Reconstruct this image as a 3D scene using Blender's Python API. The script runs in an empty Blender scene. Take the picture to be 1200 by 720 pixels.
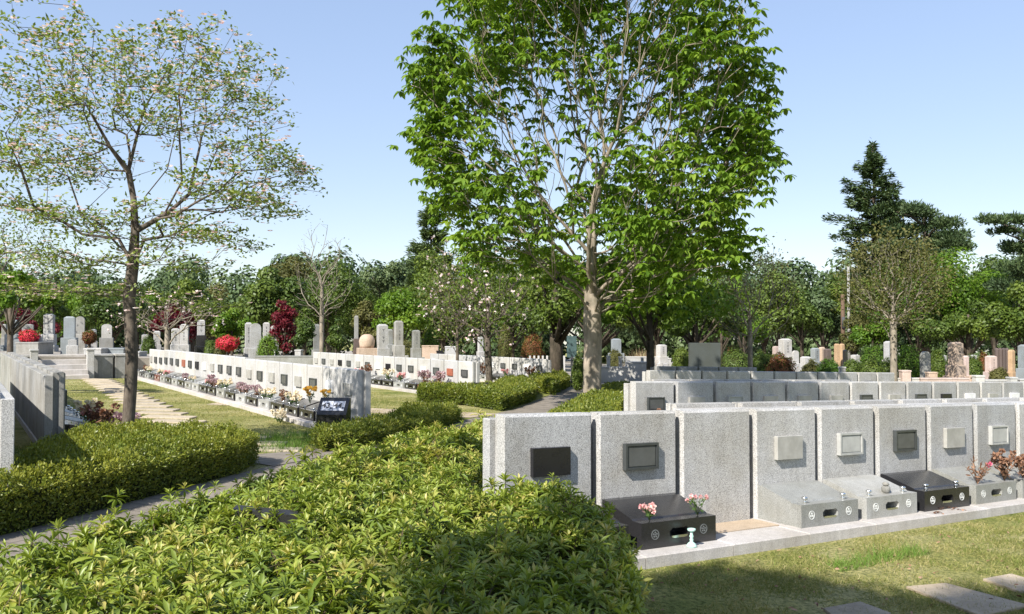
import bpy, math, random
import numpy as np
from mathutils import Vector, Matrix

random.seed(7); RNG = np.random.default_rng(11)
SC = bpy.context.scene
COL = SC.collection
CAMZ = 1.78
TH = math.atan(0.025)
CT, ST = math.cos(TH), math.sin(TH)

def g(x, y):
    return -(0.0196 * y + 0.0276 * x)
def ray(px, py):
    u = (px - 600) / 1000.0; v = (360 - py) / 1000.0
    return u, CT - v * ST, ST + v * CT
def P(px, py, h=0.0):
    rx, ry, rz = ray(px, py)
    t = (h - CAMZ) / (rz + 0.0196 * ry + 0.0276 * rx)
    return Vector((t * rx, t * ry, g(t * rx, t * ry)))
def at(px, Y):
    rx, ry, rz = ray(px, 400)
    X = rx * Y / ry
    return Vector((X, Y, g(X, Y)))
def zat(py, Y):
    rx, ry, rz = ray(600, py)
    return CAMZ + rz * Y / ry

# ------------------------------------------------------------------ objects
def put(o, label=None, cat=None, group=None, kind=None):
    if label: o['label'] = label
    if cat: o['category'] = cat
    if group: o['group'] = group
    if kind: o['kind'] = kind
    return o
def empty(name, loc, rz=0, label=None, cat=None, group=None):
    o = bpy.data.objects.new(name, None); COL.objects.link(o)
    o.empty_display_size = 0.2
    o.location = loc; o.rotation_euler = (0, 0, rz)
    return put(o, label, cat, group)
def copy_tree(o, parent=None):
    c = o.copy(); COL.objects.link(c); c.parent = parent
    for ch in list(o.children): copy_tree(ch, c)
    return c

class MB:
    def __init__(s): s.v = []; s.f = []; s.sm = []
    def add(s, vs, fs, smooth=False):
        n = len(s.v); s.v += [tuple(v) for v in vs]
        s.f += [tuple(i + n for i in f) for f in fs]; s.sm += [smooth] * len(fs)
        return s
    def box(s, x0, x1, y0, y1, z0, z1, c=0.0):
        if c <= 0:
            vs = [(x0,y0,z0),(x1,y0,z0),(x1,y1,z0),(x0,y1,z0),(x0,y0,z1),(x1,y0,z1),(x1,y1,z1),(x0,y1,z1)]
            return s.add(vs, [(3,2,1,0),(4,5,6,7),(0,1,5,4),(1,2,6,5),(2,3,7,6),(3,0,4,7)])
        # box with chamfered vertical and top edges
        def ring(z, i): return [(x0+c+i,y0+i,z),(x1-c-i,y0+i,z),(x1-i,y0+c+i,z),(x1-i,y1-c-i,z),(x1-c-i,y1-i,z),(x0+c+i,y1-i,z),(x0+i,y1-c-i,z),(x0+i,y0+c+i,z)]
        vs = ring(z0, 0) + ring(z1 - c, 0) + ring(z1, c)
        fs = []
        for k in range(2):
            for i in range(8):
                j = (i + 1) % 8
                fs.append((k*8+i, k*8+j, k*8+8+j, k*8+8+i))
        fs.append(tuple(range(16, 24))); fs.append(tuple(range(7, -1, -1)))
        return s.add(vs, fs)
    def prism(s, prof, x0, x1):      # profile in (y,z), extruded along x
        n = len(prof)
        vs = [(x0, y, z) for y, z in prof] + [(x1, y, z) for y, z in prof]
        fs = [(i, (i+1) % n, n + (i+1) % n, n + i) for i in range(n)]
        fs += [tuple(range(n-1, -1, -1)), tuple(range(n, 2*n))]
        return s.add(vs, fs)
    def lathe(s, prof, n=12, c=(0, 0, 0)):
        vs = []; fs = []
        for r, z in prof:
            for i in range(n):
                a = 2*math.pi*i/n
                vs.append((c[0]+r*math.cos(a), c[1]+r*math.sin(a), c[2]+z))
        m = len(prof)
        for k in range(m-1):
            for i in range(n):
                j = (i+1) % n
                fs.append((k*n+i, k*n+j, (k+1)*n+j, (k+1)*n+i))
        fs.append(tuple(range((m-1)*n, m*n))); fs.append(tuple(range(n-1, -1, -1)))
        return s.add(vs, fs, True)
    def tube(s, pts, rad, n=6):
        vs = []; fs = []
        m = len(pts)
        for k, p in enumerate(pts):
            p = Vector(p)
            d = (Vector(pts[min(k+1, m-1)]) - Vector(pts[max(k-1, 0)]))
            if d.length < 1e-6: d = Vector((0,0,1))
            d.normalize()
            a = d.cross(Vector((0.3, 0.9, 0.1))).normalized(); b = d.cross(a)
            r = rad[k] if hasattr(rad, '__len__') else rad
            for i in range(n):
                t = 2*math.pi*i/n
                vs.append(tuple(p + a*math.cos(t)*r + b*math.sin(t)*r))
        for k in range(m-1):
            for i in range(n):
                j = (i+1) % n
                fs.append((k*n+i, k*n+j, (k+1)*n+j, (k+1)*n+i))
        fs.append(tuple(range((m-1)*n, m*n))); fs.append(tuple(range(n-1, -1, -1)))
        return s.add(vs, fs, True)
    def xf(s, M):
        s.v = [tuple(M @ Vector(v)) for v in s.v]; return s
    def shear(s, k):
        s.v = [(v[0], v[1], v[2] - k*v[0]) for v in s.v]; return s
    def merge(s, o):
        n = len(s.v); s.v += o.v; s.f += [tuple(i+n for i in f) for f in o.f]; s.sm += o.sm; return s
    def build(s, name, mat, parent=None):
        me = bpy.data.meshes.new(name)
        me.from_pydata(s.v, [], s.f); me.validate()
        if any(s.sm) and len(me.polygons) == len(s.sm):
            me.polygons.foreach_set('use_smooth', s.sm)
        import bmesh
        bm = bmesh.new(); bm.from_mesh(me); bmesh.ops.recalc_face_normals(bm, faces=bm.faces); bm.to_mesh(me); bm.free()
        if mat: me.materials.append(mat)
        o = bpy.data.objects.new(name, me); COL.objects.link(o); o.parent = parent
        return o

# numpy leaf clouds ---------------------------------------------------------
def norm(a): return a / np.maximum(np.linalg.norm(a, axis=1, keepdims=True), 1e-9)
LEAF4 = (np.array([(0,0,0),(.5,.45,.06),(0,1,-.05),(-.5,.45,.06)], float), np.array([(0,1,2,3)]))
LEAF6 = (np.array([(0,0,0),(.5,.35,.10),(.36,.75,.0),(0,1,-.18),(-.36,.75,.0),(-.5,.35,.10),(0,.5,0)], float),
         np.array([(0,1,6),(1,2,6),(2,3,6),(3,4,6),(4,5,6),(5,0,6)]))
LEAFL = (np.array([(0,0,0),(0,.35,.0),(0,.7,-.03),(0,1,-.13),(.36,.32,.09),(.5,.66,.05),(-.36,.32,.09),(-.5,.66,.05)], float),
         np.array([(0,4,1),(1,4,5),(1,5,2),(2,5,3),(0,1,6),(1,7,6),(1,2,7),(2,3,7)]))
BLADE = (np.array([(-.5,0,0),(.5,0,0),(0,1,.3)], float), np.array([(0,1,2)]))
class Cloud:
    def __init__(s): s.V = []; s.F = []; s.T = []; s.n = 0
    def add(s, tmpl, O, Yd, Zd, L, W, tint):
        tv, tf = tmpl; n = len(O)
        if n == 0: return s
        Yd = norm(Yd); X = norm(np.cross(Yd, Zd)); Z = np.cross(X, Yd)
        L = np.broadcast_to(L, (n,)); W = np.broadcast_to(W, (n,))
        V = (O[:,None,:] + X[:,None,:]*(tv[None,:,0,None]*W[:,None,None]) + Yd[:,None,:]*(tv[None,:,1,None]*L[:,None,None]) + Z[:,None,:]*(tv[None,:,2,None]*L[:,None,None]))
        k = len(tv)
        F = tf[None] + (np.arange(n)*k)[:,None,None] + s.n
        s.V.append(V.reshape(-1,3)); s.F.append(F.reshape(-1, tf.shape[1])); s.T.append(np.repeat(np.broadcast_to(tint,(n,)), len(tf)))
        s.n += n*k
        return s
    def build(s, name, mat, parent=None, smooth=False):
        V = np.concatenate(s.V); me = bpy.data.meshes.new(name)
        me.vertices.add(len(V)); me.vertices.foreach_set('co', V.astype(np.float32).ravel())
        loops = np.concatenate([f.ravel() for f in s.F]); sizes = np.concatenate([np.full(len(f), f.shape[1]) for f in s.F])
        me.loops.add(len(loops)); me.loops.foreach_set('vertex_index', loops.astype(np.int32))
        starts = np.concatenate([[0], np.cumsum(sizes)[:-1]])
        me.polygons.add(len(sizes)); me.polygons.foreach_set('loop_start', starts.astype(np.int32))
        me.update(calc_edges=True)
        a = me.attributes.new('tint', 'FLOAT', 'FACE'); a.data.foreach_set('value', np.concatenate(s.T).astype(np.float32))
        if smooth: me.polygons.foreach_set('use_smooth', np.ones(len(sizes), bool))
        me.materials.append(mat)
        o = bpy.data.objects.new(name, me); COL.objects.link(o); o.parent = parent
        return o
def rdir(n, up=0.0):
    d = RNG.normal(size=(n,3)); d[:,2] += up; return norm(d)

# ---------------------------------------------------------------- materials
def newmat(name):
    m = bpy.data.materials.new(name); m.use_nodes = True
    nt = m.node_tree; b = nt.nodes['Principled BSDF']; return m, nt, b
def nd(nt, t, **kw):
    n = nt.nodes.new(t)
    for k, v in kw.items():
        if k in n.inputs: n.inputs[k].default_value = v
        else: setattr(n, k, v)
    return n
def ramp(nt, fac, stops):
    r = nt.nodes.new('ShaderNodeValToRGB'); e = r.color_ramp.elements
    while len(e) < len(stops): e.new(0.5)
    for i, (p, c) in enumerate(stops): e[i].position = p; e[i].color = (*c, 1)
    nt.links.new(fac, r.inputs[0]); return r.outputs[0]
def mixc(nt, a, b, f, mode='MIX'):
    m = nt.nodes.new('ShaderNodeMix'); m.data_type = 'RGBA'; m.blend_type = mode
    for s, v in ((0, f), (6, a), (7, b)):
        if hasattr(v, 'links') or hasattr(v, 'is_linked'): nt.links.new(v, m.inputs[s])
        elif s == 0: m.inputs[0].default_value = v
        else: m.inputs[s].default_value = (*v, 1)
    return m.outputs[2]
def coord(nt, kind='Object'): return nt.nodes.new('ShaderNodeTexCoord').outputs[kind]
def wpos(nt): return nt.nodes.new('ShaderNodeNewGeometry').outputs['Position']
def noise(nt, vec, scale, detail=3, rough=.55):
    n = nd(nt, 'ShaderNodeTexNoise', Scale=scale, Detail=detail, Roughness=rough); nt.links.new(vec, n.inputs['Vector']); return n.outputs['Fac']
def bump(nt, b, h, dist, strength=1.0):
    n = nd(nt, 'ShaderNodeBump', Strength=strength, Distance=dist); nt.links.new(h, n.inputs['Height']); nt.links.new(n.outputs[0], b.inputs['Normal'])

def granite(name, col, rough=.6, speck=.5, stain=.25, scale=170, spec=.4):
    m, nt, b = newmat(name); w = wpos(nt)
    n1 = noise(nt, w, scale, 2, .8)
    d = tuple(c*(1-speck) for c in col); l = tuple(min(1, c*(1+speck*.55)) for c in col)
    c = ramp(nt, n1, [(.38, d), (.5, col), (.60, l)])
    n2 = noise(nt, w, 1.7, 6, .65)
    st = tuple(x*(1-stain) for x in (1., .97, .9))
    s = ramp(nt, n2, [(.35, st), (.62, (1, 1, 1))])
    c = mixc(nt, c, s, 1.0, 'MULTIPLY')
    # rain streaks running down the faces
    mp = nd(nt, 'ShaderNodeMapping'); mp.inputs['Scale'].default_value = (9, 9, .7); nt.links.new(w, mp.inputs[0])
    n3 = noise(nt, mp.outputs[0], 1.5, 4, .6)
    s3 = ramp(nt, n3, [(.3, (1-stain*.7,)*3), (.6, (1, 1, 1))])
    c = mixc(nt, c, s3, 1.0, 'MULTIPLY')
    oi = nt.nodes.new('ShaderNodeObjectInfo')
    c = mixc(nt, c, ramp(nt, oi.outputs['Random'], [(0, (.84,.85,.86)), (.5, (.97,.96,.94)), (1, (1.05,1.04,1.02))]), 1.0, 'MULTIPLY')
    nt.links.new(c, b.inputs['Base Color'])
    b.inputs['Roughness'].default_value = rough; b.inputs['Specular IOR Level'].default_value = spec
    bump(nt, b, n1, .002, .5)
    return m
def plain(name, col, rough=.5, metal=0, var=.15, scale=8, spec=.5):
    m, nt, b = newmat(name); n1 = noise(nt, wpos(nt), scale, 4)
    c = ramp(nt, n1, [(.3, tuple(x*(1-var) for x in col)), (.7, tuple(min(1, x*(1+var)) for x in col))])
    nt.links.new(c, b.inputs['Base Color']); b.inputs['Roughness'].default_value = rough; b.inputs['Metallic'].default_value = metal
    b.inputs['Specular IOR Level'].default_value = spec
    return m
def leafmat(name, stops, rough=.5, trans=.35, spec=.35, tcol=None, ns=.35):
    m, nt, b = newmat(name)
    a = nd(nt, 'ShaderNodeAttribute', attribute_name='tint')
    n1 = noise(nt, wpos(nt), ns, 3)
    mm = nd(nt, 'ShaderNodeMath', operation='ADD'); nt.links.new(a.outputs['Fac'], mm.inputs[0])
    m2 = nd(nt, 'ShaderNodeMath', operation='MULTIPLY_ADD'); nt.links.new(n1, m2.inputs[0]); m2.inputs[1].default_value = .8; m2.inputs[2].default_value = -.4
    nt.links.new(m2.outputs[0], mm.inputs[1])
    c = ramp(nt, mm.outputs[0], stops)
    nt.links.new(c, b.inputs['Base Color']); b.inputs['Roughness'].default_value = rough; b.inputs['Specular IOR Level'].default_value = spec
    t = nt.nodes.new('ShaderNodeBsdfTranslucent')
    nt.links.new(mixc(nt, c, tcol or (1.0, 1.0, .45), 1.0, 'MULTIPLY'), t.inputs[0])
    mx = nt.nodes.new('ShaderNodeMixShader'); mx.inputs[0].default_value = trans
    nt.links.new(b.outputs[0], mx.inputs[1]); nt.links.new(t.outputs[0], mx.inputs[2])
    nt.links.new(mx.outputs[0], nt.nodes['Material Output'].inputs[0])
    return m
def bark(name, a, b_, scale=9, vert=.25, bd=.02):
    m, nt, b = newmat(name)
    mp = nd(nt, 'ShaderNodeMapping'); mp.inputs['Scale'].default_value = (1, 1, vert); nt.links.new(wpos(nt), mp.inputs[0])
    n1 = noise(nt, mp.outputs[0], scale, 6, .7); n2 = noise(nt, wpos(nt), 2.2, 3)
    c = ramp(nt, n1, [(.35, a), (.62, b_)])
    c = mixc(nt, c, ramp(nt, n2, [(.35, (.6,.63,.6)), (.6, (1,1,1))]), 1.0, 'MULTIPLY')
    nt.links.new(c, b.inputs['Base Color']); b.inputs['Roughness'].default_value = .9; b.inputs['Specular IOR Level'].default_value = .15
    bump(nt, b, n1, bd, .9); return m

M = {}
M['granite'] = granite('granite_grey', (.46,.455,.445), .62, .60, .18, 130)
M['granite_white'] = granite('granite_pale', (.48,.475,.465), .6, .25, .14, 120)
M['granite_rough'] = granite('granite_weathered', (.34,.335,.315), .8, .35, .3, 140)
M['granite_tomb'] = granite('granite_mid', (.30,.305,.29), .35, .45, .2)
M['granite_tomb2'] = granite('granite_mid_pale', (.36,.365,.355), .35, .42, .2)
M['granite_black'] = granite('granite_black', (.022,.022,.024), .12, .4, .05, 220, .6)
M['granite_brown'] = granite('granite_red', (.20,.07,.05), .2, .4, .05, 200, .5)
M['slab'] = granite('kerb_stone', (.52,.49,.465), .8, .22, .2, 90)
M['slab_tan'] = granite('kerb_stone_tan', (.50,.40,.30), .85, .22, .2, 90)
M['pl_black'] = plain('plaque_black', (.015,.015,.017), .15)
M['pl_dark'] = plain('plaque_dark', (.05,.055,.055), .22)
M['pl_darkface'] = plain('plaque_dark_face', (.085,.088,.085), .22)
M['pl_grey'] = plain('plaque_grey', (.34,.33,.30), .25)
M['pl_light'] = plain('plaque_light', (.38,.38,.36), .25)
M['pl_white'] = plain('plaque_white', (.72,.71,.69), .4)
M['pl_red'] = plain('plaque_red', (.30,.10,.06), .3)
M['steel'] = plain('steel', (.72,.72,.7), .22, 1.0)
M['crest'] = plain('crest_paint', (.62,.63,.6), .5)
M['crest_dim'] = plain('crest_dim', (.13,.14,.14), .4)
M['hole'] = plain('niche_inside', (.03,.03,.03), .6)
M['ceramic'] = plain('celadon_ceramic', (.42,.62,.54), .2)
M['plate'] = plain('sign_plate', (.40,.42,.48), .4)
M['ink'] = plain('sign_ink', (.03,.03,.035), .6)
M['wood'] = plain('dark_wood', (.10,.06,.035), .8)
M['step'] = granite('step_stone', (.46,.39,.29), .9, .15, .25, 60)
M['concrete'] = granite('concrete', (.46,.38,.28), .9, .12, .3, 60)

L = {}
L['rhodo'] = leafmat('azalea_leaf', [(.0,(.05,.08,.014)),(.4,(.15,.215,.028)),(.75,(.30,.36,.055)),(1.,(.50,.44,.13))], .40, .38, .5, ns=2.)
L['box'] = leafmat('low_hedge_leaf', [(.0,(.045,.075,.012)),(.5,(.145,.19,.025)),(1.,(.32,.32,.05))], .42, .38, .4, ns=1.)
L['dogwood'] = leafmat('dogwood_leaf', [(.0,(.09,.14,.03)),(.5,(.20,.27,.06)),(1.,(.34,.38,.11))], .5, .4, ns=.8)
L['chestnut'] = leafmat('broad_leaf', [(.0,(.06,.13,.016)),(.5,(.155,.265,.03)),(1.,(.31,.42,.06))], .42, .5, .35, ns=.5)
L['dark'] = leafmat('dark_leaf', [(.0,(.018,.045,.01)),(.5,(.05,.09,.015)),(1.,(.12,.17,.025))], .5, .25)
L['mid'] = leafmat('mid_leaf', [(.0,(.04,.075,.012)),(.5,(.095,.145,.02)),(1.,(.19,.24,.035))], .5, .35)
L['bright'] = leafmat('bright_leaf', [(.0,(.06,.13,.012)),(.5,(.13,.23,.018)),(1.,(.24,.33,.03))], .5, .45)
L['olive'] = leafmat('olive_leaf', [(.0,(.07,.075,.02)),(.5,(.13,.13,.035)),(1.,(.21,.19,.06))], .6, .35)
L['pine'] = leafmat('conifer_needles', [(.0,(.03,.055,.022)),(.5,(.06,.10,.038)),(1.,(.12,.16,.06))], .6, .15)
L['haze'] = leafmat('hazed_leaf', [(.0,(.045,.08,.03)),(.5,(.09,.135,.05)),(1.,(.16,.2,.08))], .6, .2)  # for far-off trees, distance haze put into the leaf colour
L['redmaple'] = leafmat('red_leaf', [(.0,(.05,.006,.008)),(.5,(.13,.012,.02)),(1.,(.24,.03,.04))], .5, .4, tcol=(1,.6,.6))
L['orange'] = leafmat('orange_leaf', [(.0,(.12,.05,.02)),(.5,(.27,.10,.035)),(1.,(.36,.20,.06))], .6, .3, tcol=(1,.8,.5), ns=2.)
L['azred'] = leafmat('red_blossom', [(.0,(.45,.02,.03)),(.6,(.75,.05,.09)),(1.,(.85,.16,.2))], .6, .3, tcol=(1,.6,.6), ns=2.)
L['bract'] = leafmat('dogwood_bract', [(.0,(.76,.50,.48)),(.5,(.84,.68,.65)),(1.,(.90,.86,.82))], .7, .4, tcol=(1,.9,.85), ns=2.)
L['pink'] = leafmat('pink_petal', [(.0,(.75,.30,.32)),(.5,(.82,.48,.46)),(1.,(.86,.70,.62))], .6, .35, tcol=(1,.8,.8), ns=3.)
L['hotpink'] = leafmat('hot_pink_petal', [(.0,(.70,.10,.18)),(1.,(.85,.35,.5))], .6, .35, tcol=(1,.7,.7), ns=3.)
L['cream'] = leafmat('cream_petal', [(.0,(.80,.66,.45)),(1.,(.88,.82,.72))], .6, .35, tcol=(1,1,.8), ns=3.)
L['yellow'] = leafmat('yellow_petal', [(.0,(.80,.42,.05)),(1.,(.88,.62,.14))], .6, .35, tcol=(1,1,.5), ns=3.)
L['lilac'] = leafmat('lilac_petal', [(.0,(.38,.25,.26)),(1.,(.60,.46,.46))], .6, .35, tcol=(1,.9,1), ns=3.)
L['dried'] = leafmat('dried_petal', [(.0,(.12,.06,.035)),(.5,(.28,.15,.09)),(1.,(.42,.27,.18))], .8, .2, tcol=(1,.7,.5), ns=3.)
L['green'] = leafmat('cut_greenery', [(.0,(.03,.07,.02)),(1.,(.12,.2,.05))], .5, .3, ns=3.)
L['grass'] = leafmat('grass_blade', [(.0,(.08,.13,.02)),(.4,(.17,.20,.045)),(.7,(.36,.32,.13)),(1.,(.55,.46,.26))], .7, .3, .2, ns=1.3)
L['tuft'] = leafmat('tuft_blade', [(.0,(.06,.12,.02)),(.6,(.12,.22,.03)),(1.,(.2,.3,.06))], .6, .35, .3, ns=1.3)
L['reed'] = leafmat('reed_blade', [(.0,(.35,.24,.13)),(1.,(.55,.42,.27))], .7, .3, .2, tcol=(1,.9,.7), ns=1.3)
B = {}
B['dog'] = bark('dogwood_bark', (.07,.055,.045), (.17,.14,.11), 14, .35, .02)
B['chest'] = bark('smooth_bark', (.20,.165,.125), (.38,.32,.25), 5, .3, .02)
B['dark'] = bark('dark_bark', (.05,.04,.03), (.12,.095,.07), 8, .3, .03)
B['pale'] = bark('pale_bark', (.18,.15,.115), (.34,.29,.23), 8, .3, .01)
B['twig'] = bark('twig_bark', (.06,.05,.03), (.14,.10,.06), 20, .5, .004)
# ------------------------------------------------------------------ world
w = bpy.data.worlds.new('World'); SC.world = w; w.use_nodes = True
nt = w.node_tree; bg = nt.nodes['Background']
SUNV = Vector((-.573, -.819, 0)).normalized(); EL = math.radians(41)
sky = nt.nodes.new('ShaderNodeTexSky'); sky.sky_type = 'NISHITA'; sky.sun_disc = False
sky.sun_elevation = EL; sky.sun_rotation = math.atan2(SUNV.x, SUNV.y) % (2*math.pi)
sky.air_density = 1.0; sky.dust_density = .35; sky.ozone_density = 3.0; sky.altitude = 50
hs = nt.nodes.new('ShaderNodeHueSaturation'); hs.inputs['Hue'].default_value = .515; hs.inputs['Saturation'].default_value = 1.42; gm = nt.nodes.new('ShaderNodeGamma'); gm.inputs[1].default_value = .43; nt.links.new(sky.outputs[0], gm.inputs[0]); nt.links.new(gm.outputs[0], hs.inputs['Color']); nt.links.new(hs.outputs[0], bg.inputs[0]); hs.inputs['Value'].default_value = 1.56; bg.inputs[1].default_value = 0.15
sl = bpy.data.lights.new('sun', 'SUN'); sl.energy = 4.3; sl.angle = math.radians(.55); sl.color = (1, .955, .885)
so = bpy.data.objects.new('sun', sl); COL.objects.link(so)
sd = Vector((SUNV.x*math.cos(EL), SUNV.y*math.cos(EL), math.sin(EL)))
so.rotation_euler = sd.to_track_quat('Z', 'Y').to_euler(); so.location = (-20, -20, 30)
cam = bpy.data.cameras.new('camera'); co = bpy.data.objects.new('camera', cam); COL.objects.link(co)
co.location = (0, 0, CAMZ); co.rotation_euler = (math.pi/2 + TH, 0, 0)
cam.sensor_width = 36; cam.lens = 30; cam.clip_start = .1; cam.clip_end = 3000
SC.camera = co
SC.view_settings.view_transform = 'Standard'; SC.view_settings.look = 'None'
SC.view_settings.exposure = 1.08; SC.view_settings.gamma = 1

# ----------------------------------------------------------------- ground
def sheet(name, pts, dz, mat, kind='structure'):
    mb = MB(); mb.add([(x, y, g(x, y)+dz) for x, y in pts], [tuple(range(len(pts)))])
    return put(mb.build(name, mat), kind=kind)
def strip(name, Lp, Rp, dz, mat):
    mb = MB(); n = len(Lp); v = []
    for a, b in zip(Lp, Rp): v += [(a[0], a[1], g(*a)+dz), (b[0], b[1], g(*b)+dz)]
    mb.add(v, [(2*i, 2*i+1, 2*i+3, 2*i+2) for i in range(n-1)])
    return put(mb.build(name, mat), kind='structure')
m, nt, b = newmat('lawn'); wp = wpos(nt)
c = ramp(nt, noise(nt, wp, .55, 6, .65), [(.34,(.15,.19,.045)),(.46,(.29,.29,.10)),(.6,(.44,.40,.20))])
c2 = ramp(nt, noise(nt, wp, 30, 4, .7), [(.36,(.38,.42,.3)),(.5,(.85,.87,.8)),(.66,(1.3,1.2,1.05))])
c = mixc(nt, c, c2, 1.0, 'MULTIPLY')
nt.links.new(c, b.inputs['Base Color']); b.inputs['Roughness'].default_value = .95; b.inputs['Specular IOR Level'].default_value = .1
bump(nt, b, noise(nt, wp, 45, 3, .7), .05, 1.); M['lawn'] = m
m, nt, b = newmat('path_paving'); wp = wpos(nt)
mp = nd(nt, 'ShaderNodeMapping'); mp.inputs['Rotation'].default_value = (0, 0, math.radians(22)); nt.links.new(wp, mp.inputs[0])
br = nd(nt, 'ShaderNodeTexBrick', Scale=1.0); br.inputs['Brick Width'].default_value = .6; br.inputs['Row Height'].default_value = .3
br.inputs['Mortar Size'].default_value = .012; br.inputs['Color1'].default_value = (.22,.19,.155,1); br.inputs['Color2'].default_value = (.25,.215,.175,1); br.inputs['Mortar'].default_value = (.16,.135,.11,1)
nt.links.new(mp.outputs[0], br.inputs['Vector'])
c = mixc(nt, br.outputs['Color'], ramp(nt, noise(nt, wp, 2.5, 6, .7), [(.3,(.62,.62,.62)),(.65,(1.1,1.1,1.1))]), 1.0, 'MULTIPLY')
c = mixc(nt, c, ramp(nt, noise(nt, wp, 90, 2), [(.3,(.8,.8,.8)),(.7,(1.1,1.1,1.1))]), 1.0, 'MULTIPLY')
nt.links.new(c, b.inputs['Base Color']); b.inputs['Roughness'].default_value = .9; bump(nt, b, br.outputs['Fac'], -.008, .6)
M['path'] = m
m, nt, b = newmat('gravel'); wp = wpos(nt)
c = ramp(nt, noise(nt, wp, .4, 5), [(.3,(.20,.18,.14)),(.6,(.36,.32,.27))])
c = mixc(nt, c, ramp(nt, noise(nt, wp, 40, 2), [(.3,(.7,.7,.7)),(.7,(1.1,1.1,1.1))]), 1.0, 'MULTIPLY')
nt.links.new(c, b.inputs['Base Color']); b.inputs['Roughness'].default_value = .95; M['gravel'] = m
M['asphalt'] = plain('asphalt', (.06,.06,.065), .9)
M['soil'] = plain('soil', (.07,.05,.032), 1., 0, .4, 5)

mb = MB(); xs = [-1500,-300,-100,-50,-25,-10,0,10,25,50,100,300,1500]; ys = [-60,-10,0,5,10,20,40,80,150,400,2500]
for yy in ys:
    for xx in xs: mb.v.append((xx, yy, g(xx, yy)))
for j in range(len(ys)-1):
    for i in range(len(xs)-1):
        a = j*len(xs)+i; mb.f.append((a, a+1, a+1+len(xs), a+len(xs))); mb.sm.append(False)
put(mb.build('lawn_ground', M['lawn']), kind='structure')
strip('stone_path', [(-6.2,1),(-5.2,4),(-4.45,7.4),(-3.5,11.5),(-2.7,13.9),(-1.7,16.4),(-1.15,19.8),(0,23.5),(1.0,29),(1.9,34),(3.2,42)],
      [(-3.2,1),(-2.6,4),(-2.3,7),(-1.9,9.5),(-1.2,12.2),(-.2,14.8),(.3,18),(1.3,22.3),(2.3,28),(3.4,33.2),(4.9,41)], .004, M['path'])
sheet('cross_path', [(-8,22.4),(-1.0,20.6),(-.3,22),(-8,23.6)], .008, M['concrete'])
sheet('cross_path_entry', [(-4.3,12.6),(-3.3,11.9),(-1.9,15.6),(-3.4,13.6)], .012, M['path'])
sheet('gravel_ground', [(-60,46),(0,47),(9,36),(60,36),(120,150),(-120,150)], .006, M['gravel'])
sheet('asphalt_lane', [(3.4,41),(10,38),(12,43),(4,47)], .012, M['asphalt'])
sheet('hedge_soil', [(-2.5,2.4),(-2.2,7),(-1.9,9.4),(-1.2,12),(-.2,13),(-.1,8),(.2,6.3),(.75,5.6),(.5,2.4)], .006, M['soil'])

# -------------------------------------------------------------- wall graves
DR = (.847, .531); DL = (-.545, .838)
AR = math.atan2(.531, .847); AL = math.atan2(-.838, .545); AB = math.atan2(.838, -.545)
KR = .0338
WH = 1.10
def niche_box(col_front, k, open_=True, d=.53, w=.43, hf=.22, hb=.335):
    """sloping offering box with a real opening in its front; local y=-d is the front"""
    mb = MB()
    prof = [(0, 0), (0, hb), (-.06, hb-.005), (-d+.13, hf+.012), (-d+.11, hf), (-d+.0, hf)]
    y0 = -d
    # sides, back, top
    prof2 = prof + [(y0, 0)]
    n = len(prof2)
    vs = [(-w, y, z) for y, z in prof2] + [(w, y, z) for y, z in prof2]
    fs = [(i, i+1, n+i+1, n+i) for i in range(n-2)]
    fs += [tuple(range(n-1, -1, -1)), tuple(range(n, 2*n)), (0, n, 2*n-1, n-1)]
    mb.add(vs, fs)
    # front face as a ring around a rounded slot with a scalloped top
    N = 32; hole = []; outer = []
    cz = hf*.52; hw = .115; hh = .048
    for i in range(N):
        a = 2*math.pi*i/N + .098
        ca, sa = math.cos(a), math.sin(a)
        e = 3.2
        x = hw*math.copysign(abs(ca)**(2/e), ca); z = hh*math.copysign(abs(sa)**(2/e), sa)
        if sa > .3: z -= .012*abs(math.sin(x/hw*math.pi*1.5))
        hole.append((x, cz+z))
        t = 1/max(abs(ca)/w, abs(sa)/(hf/2)*1.0)
        outer.append((max(-w, min(w, ca*t)), max(0, min(hf, hf/2+sa*t))))
    for cx_, cz_ in ((w, hf), (-w, hf), (-w, 0), (w, 0)):
        j = min(range(N), key=lambda q: (outer[q][0]-cx_)**2 + ((outer[q][1]-cz_)*3)**2); outer[j] = (cx_, cz_)
    vs = [(x, y0, z) for x, z in outer] + [(x, y0, z) for x, z in hole] + [(x, y0+.14, z) for x, z in hole]
    fs = [(i, (i+1) % N, N+(i+1) % N, N+i) for i in range(N)] + [(N+i, N+(i+1) % N, 2*N+(i+1) % N, 2*N+i) for i in range(N)]
    fs.append(tuple(range(2*N, 3*N)))
    mb.add(vs, fs)
    return mb.shear(k)
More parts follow.
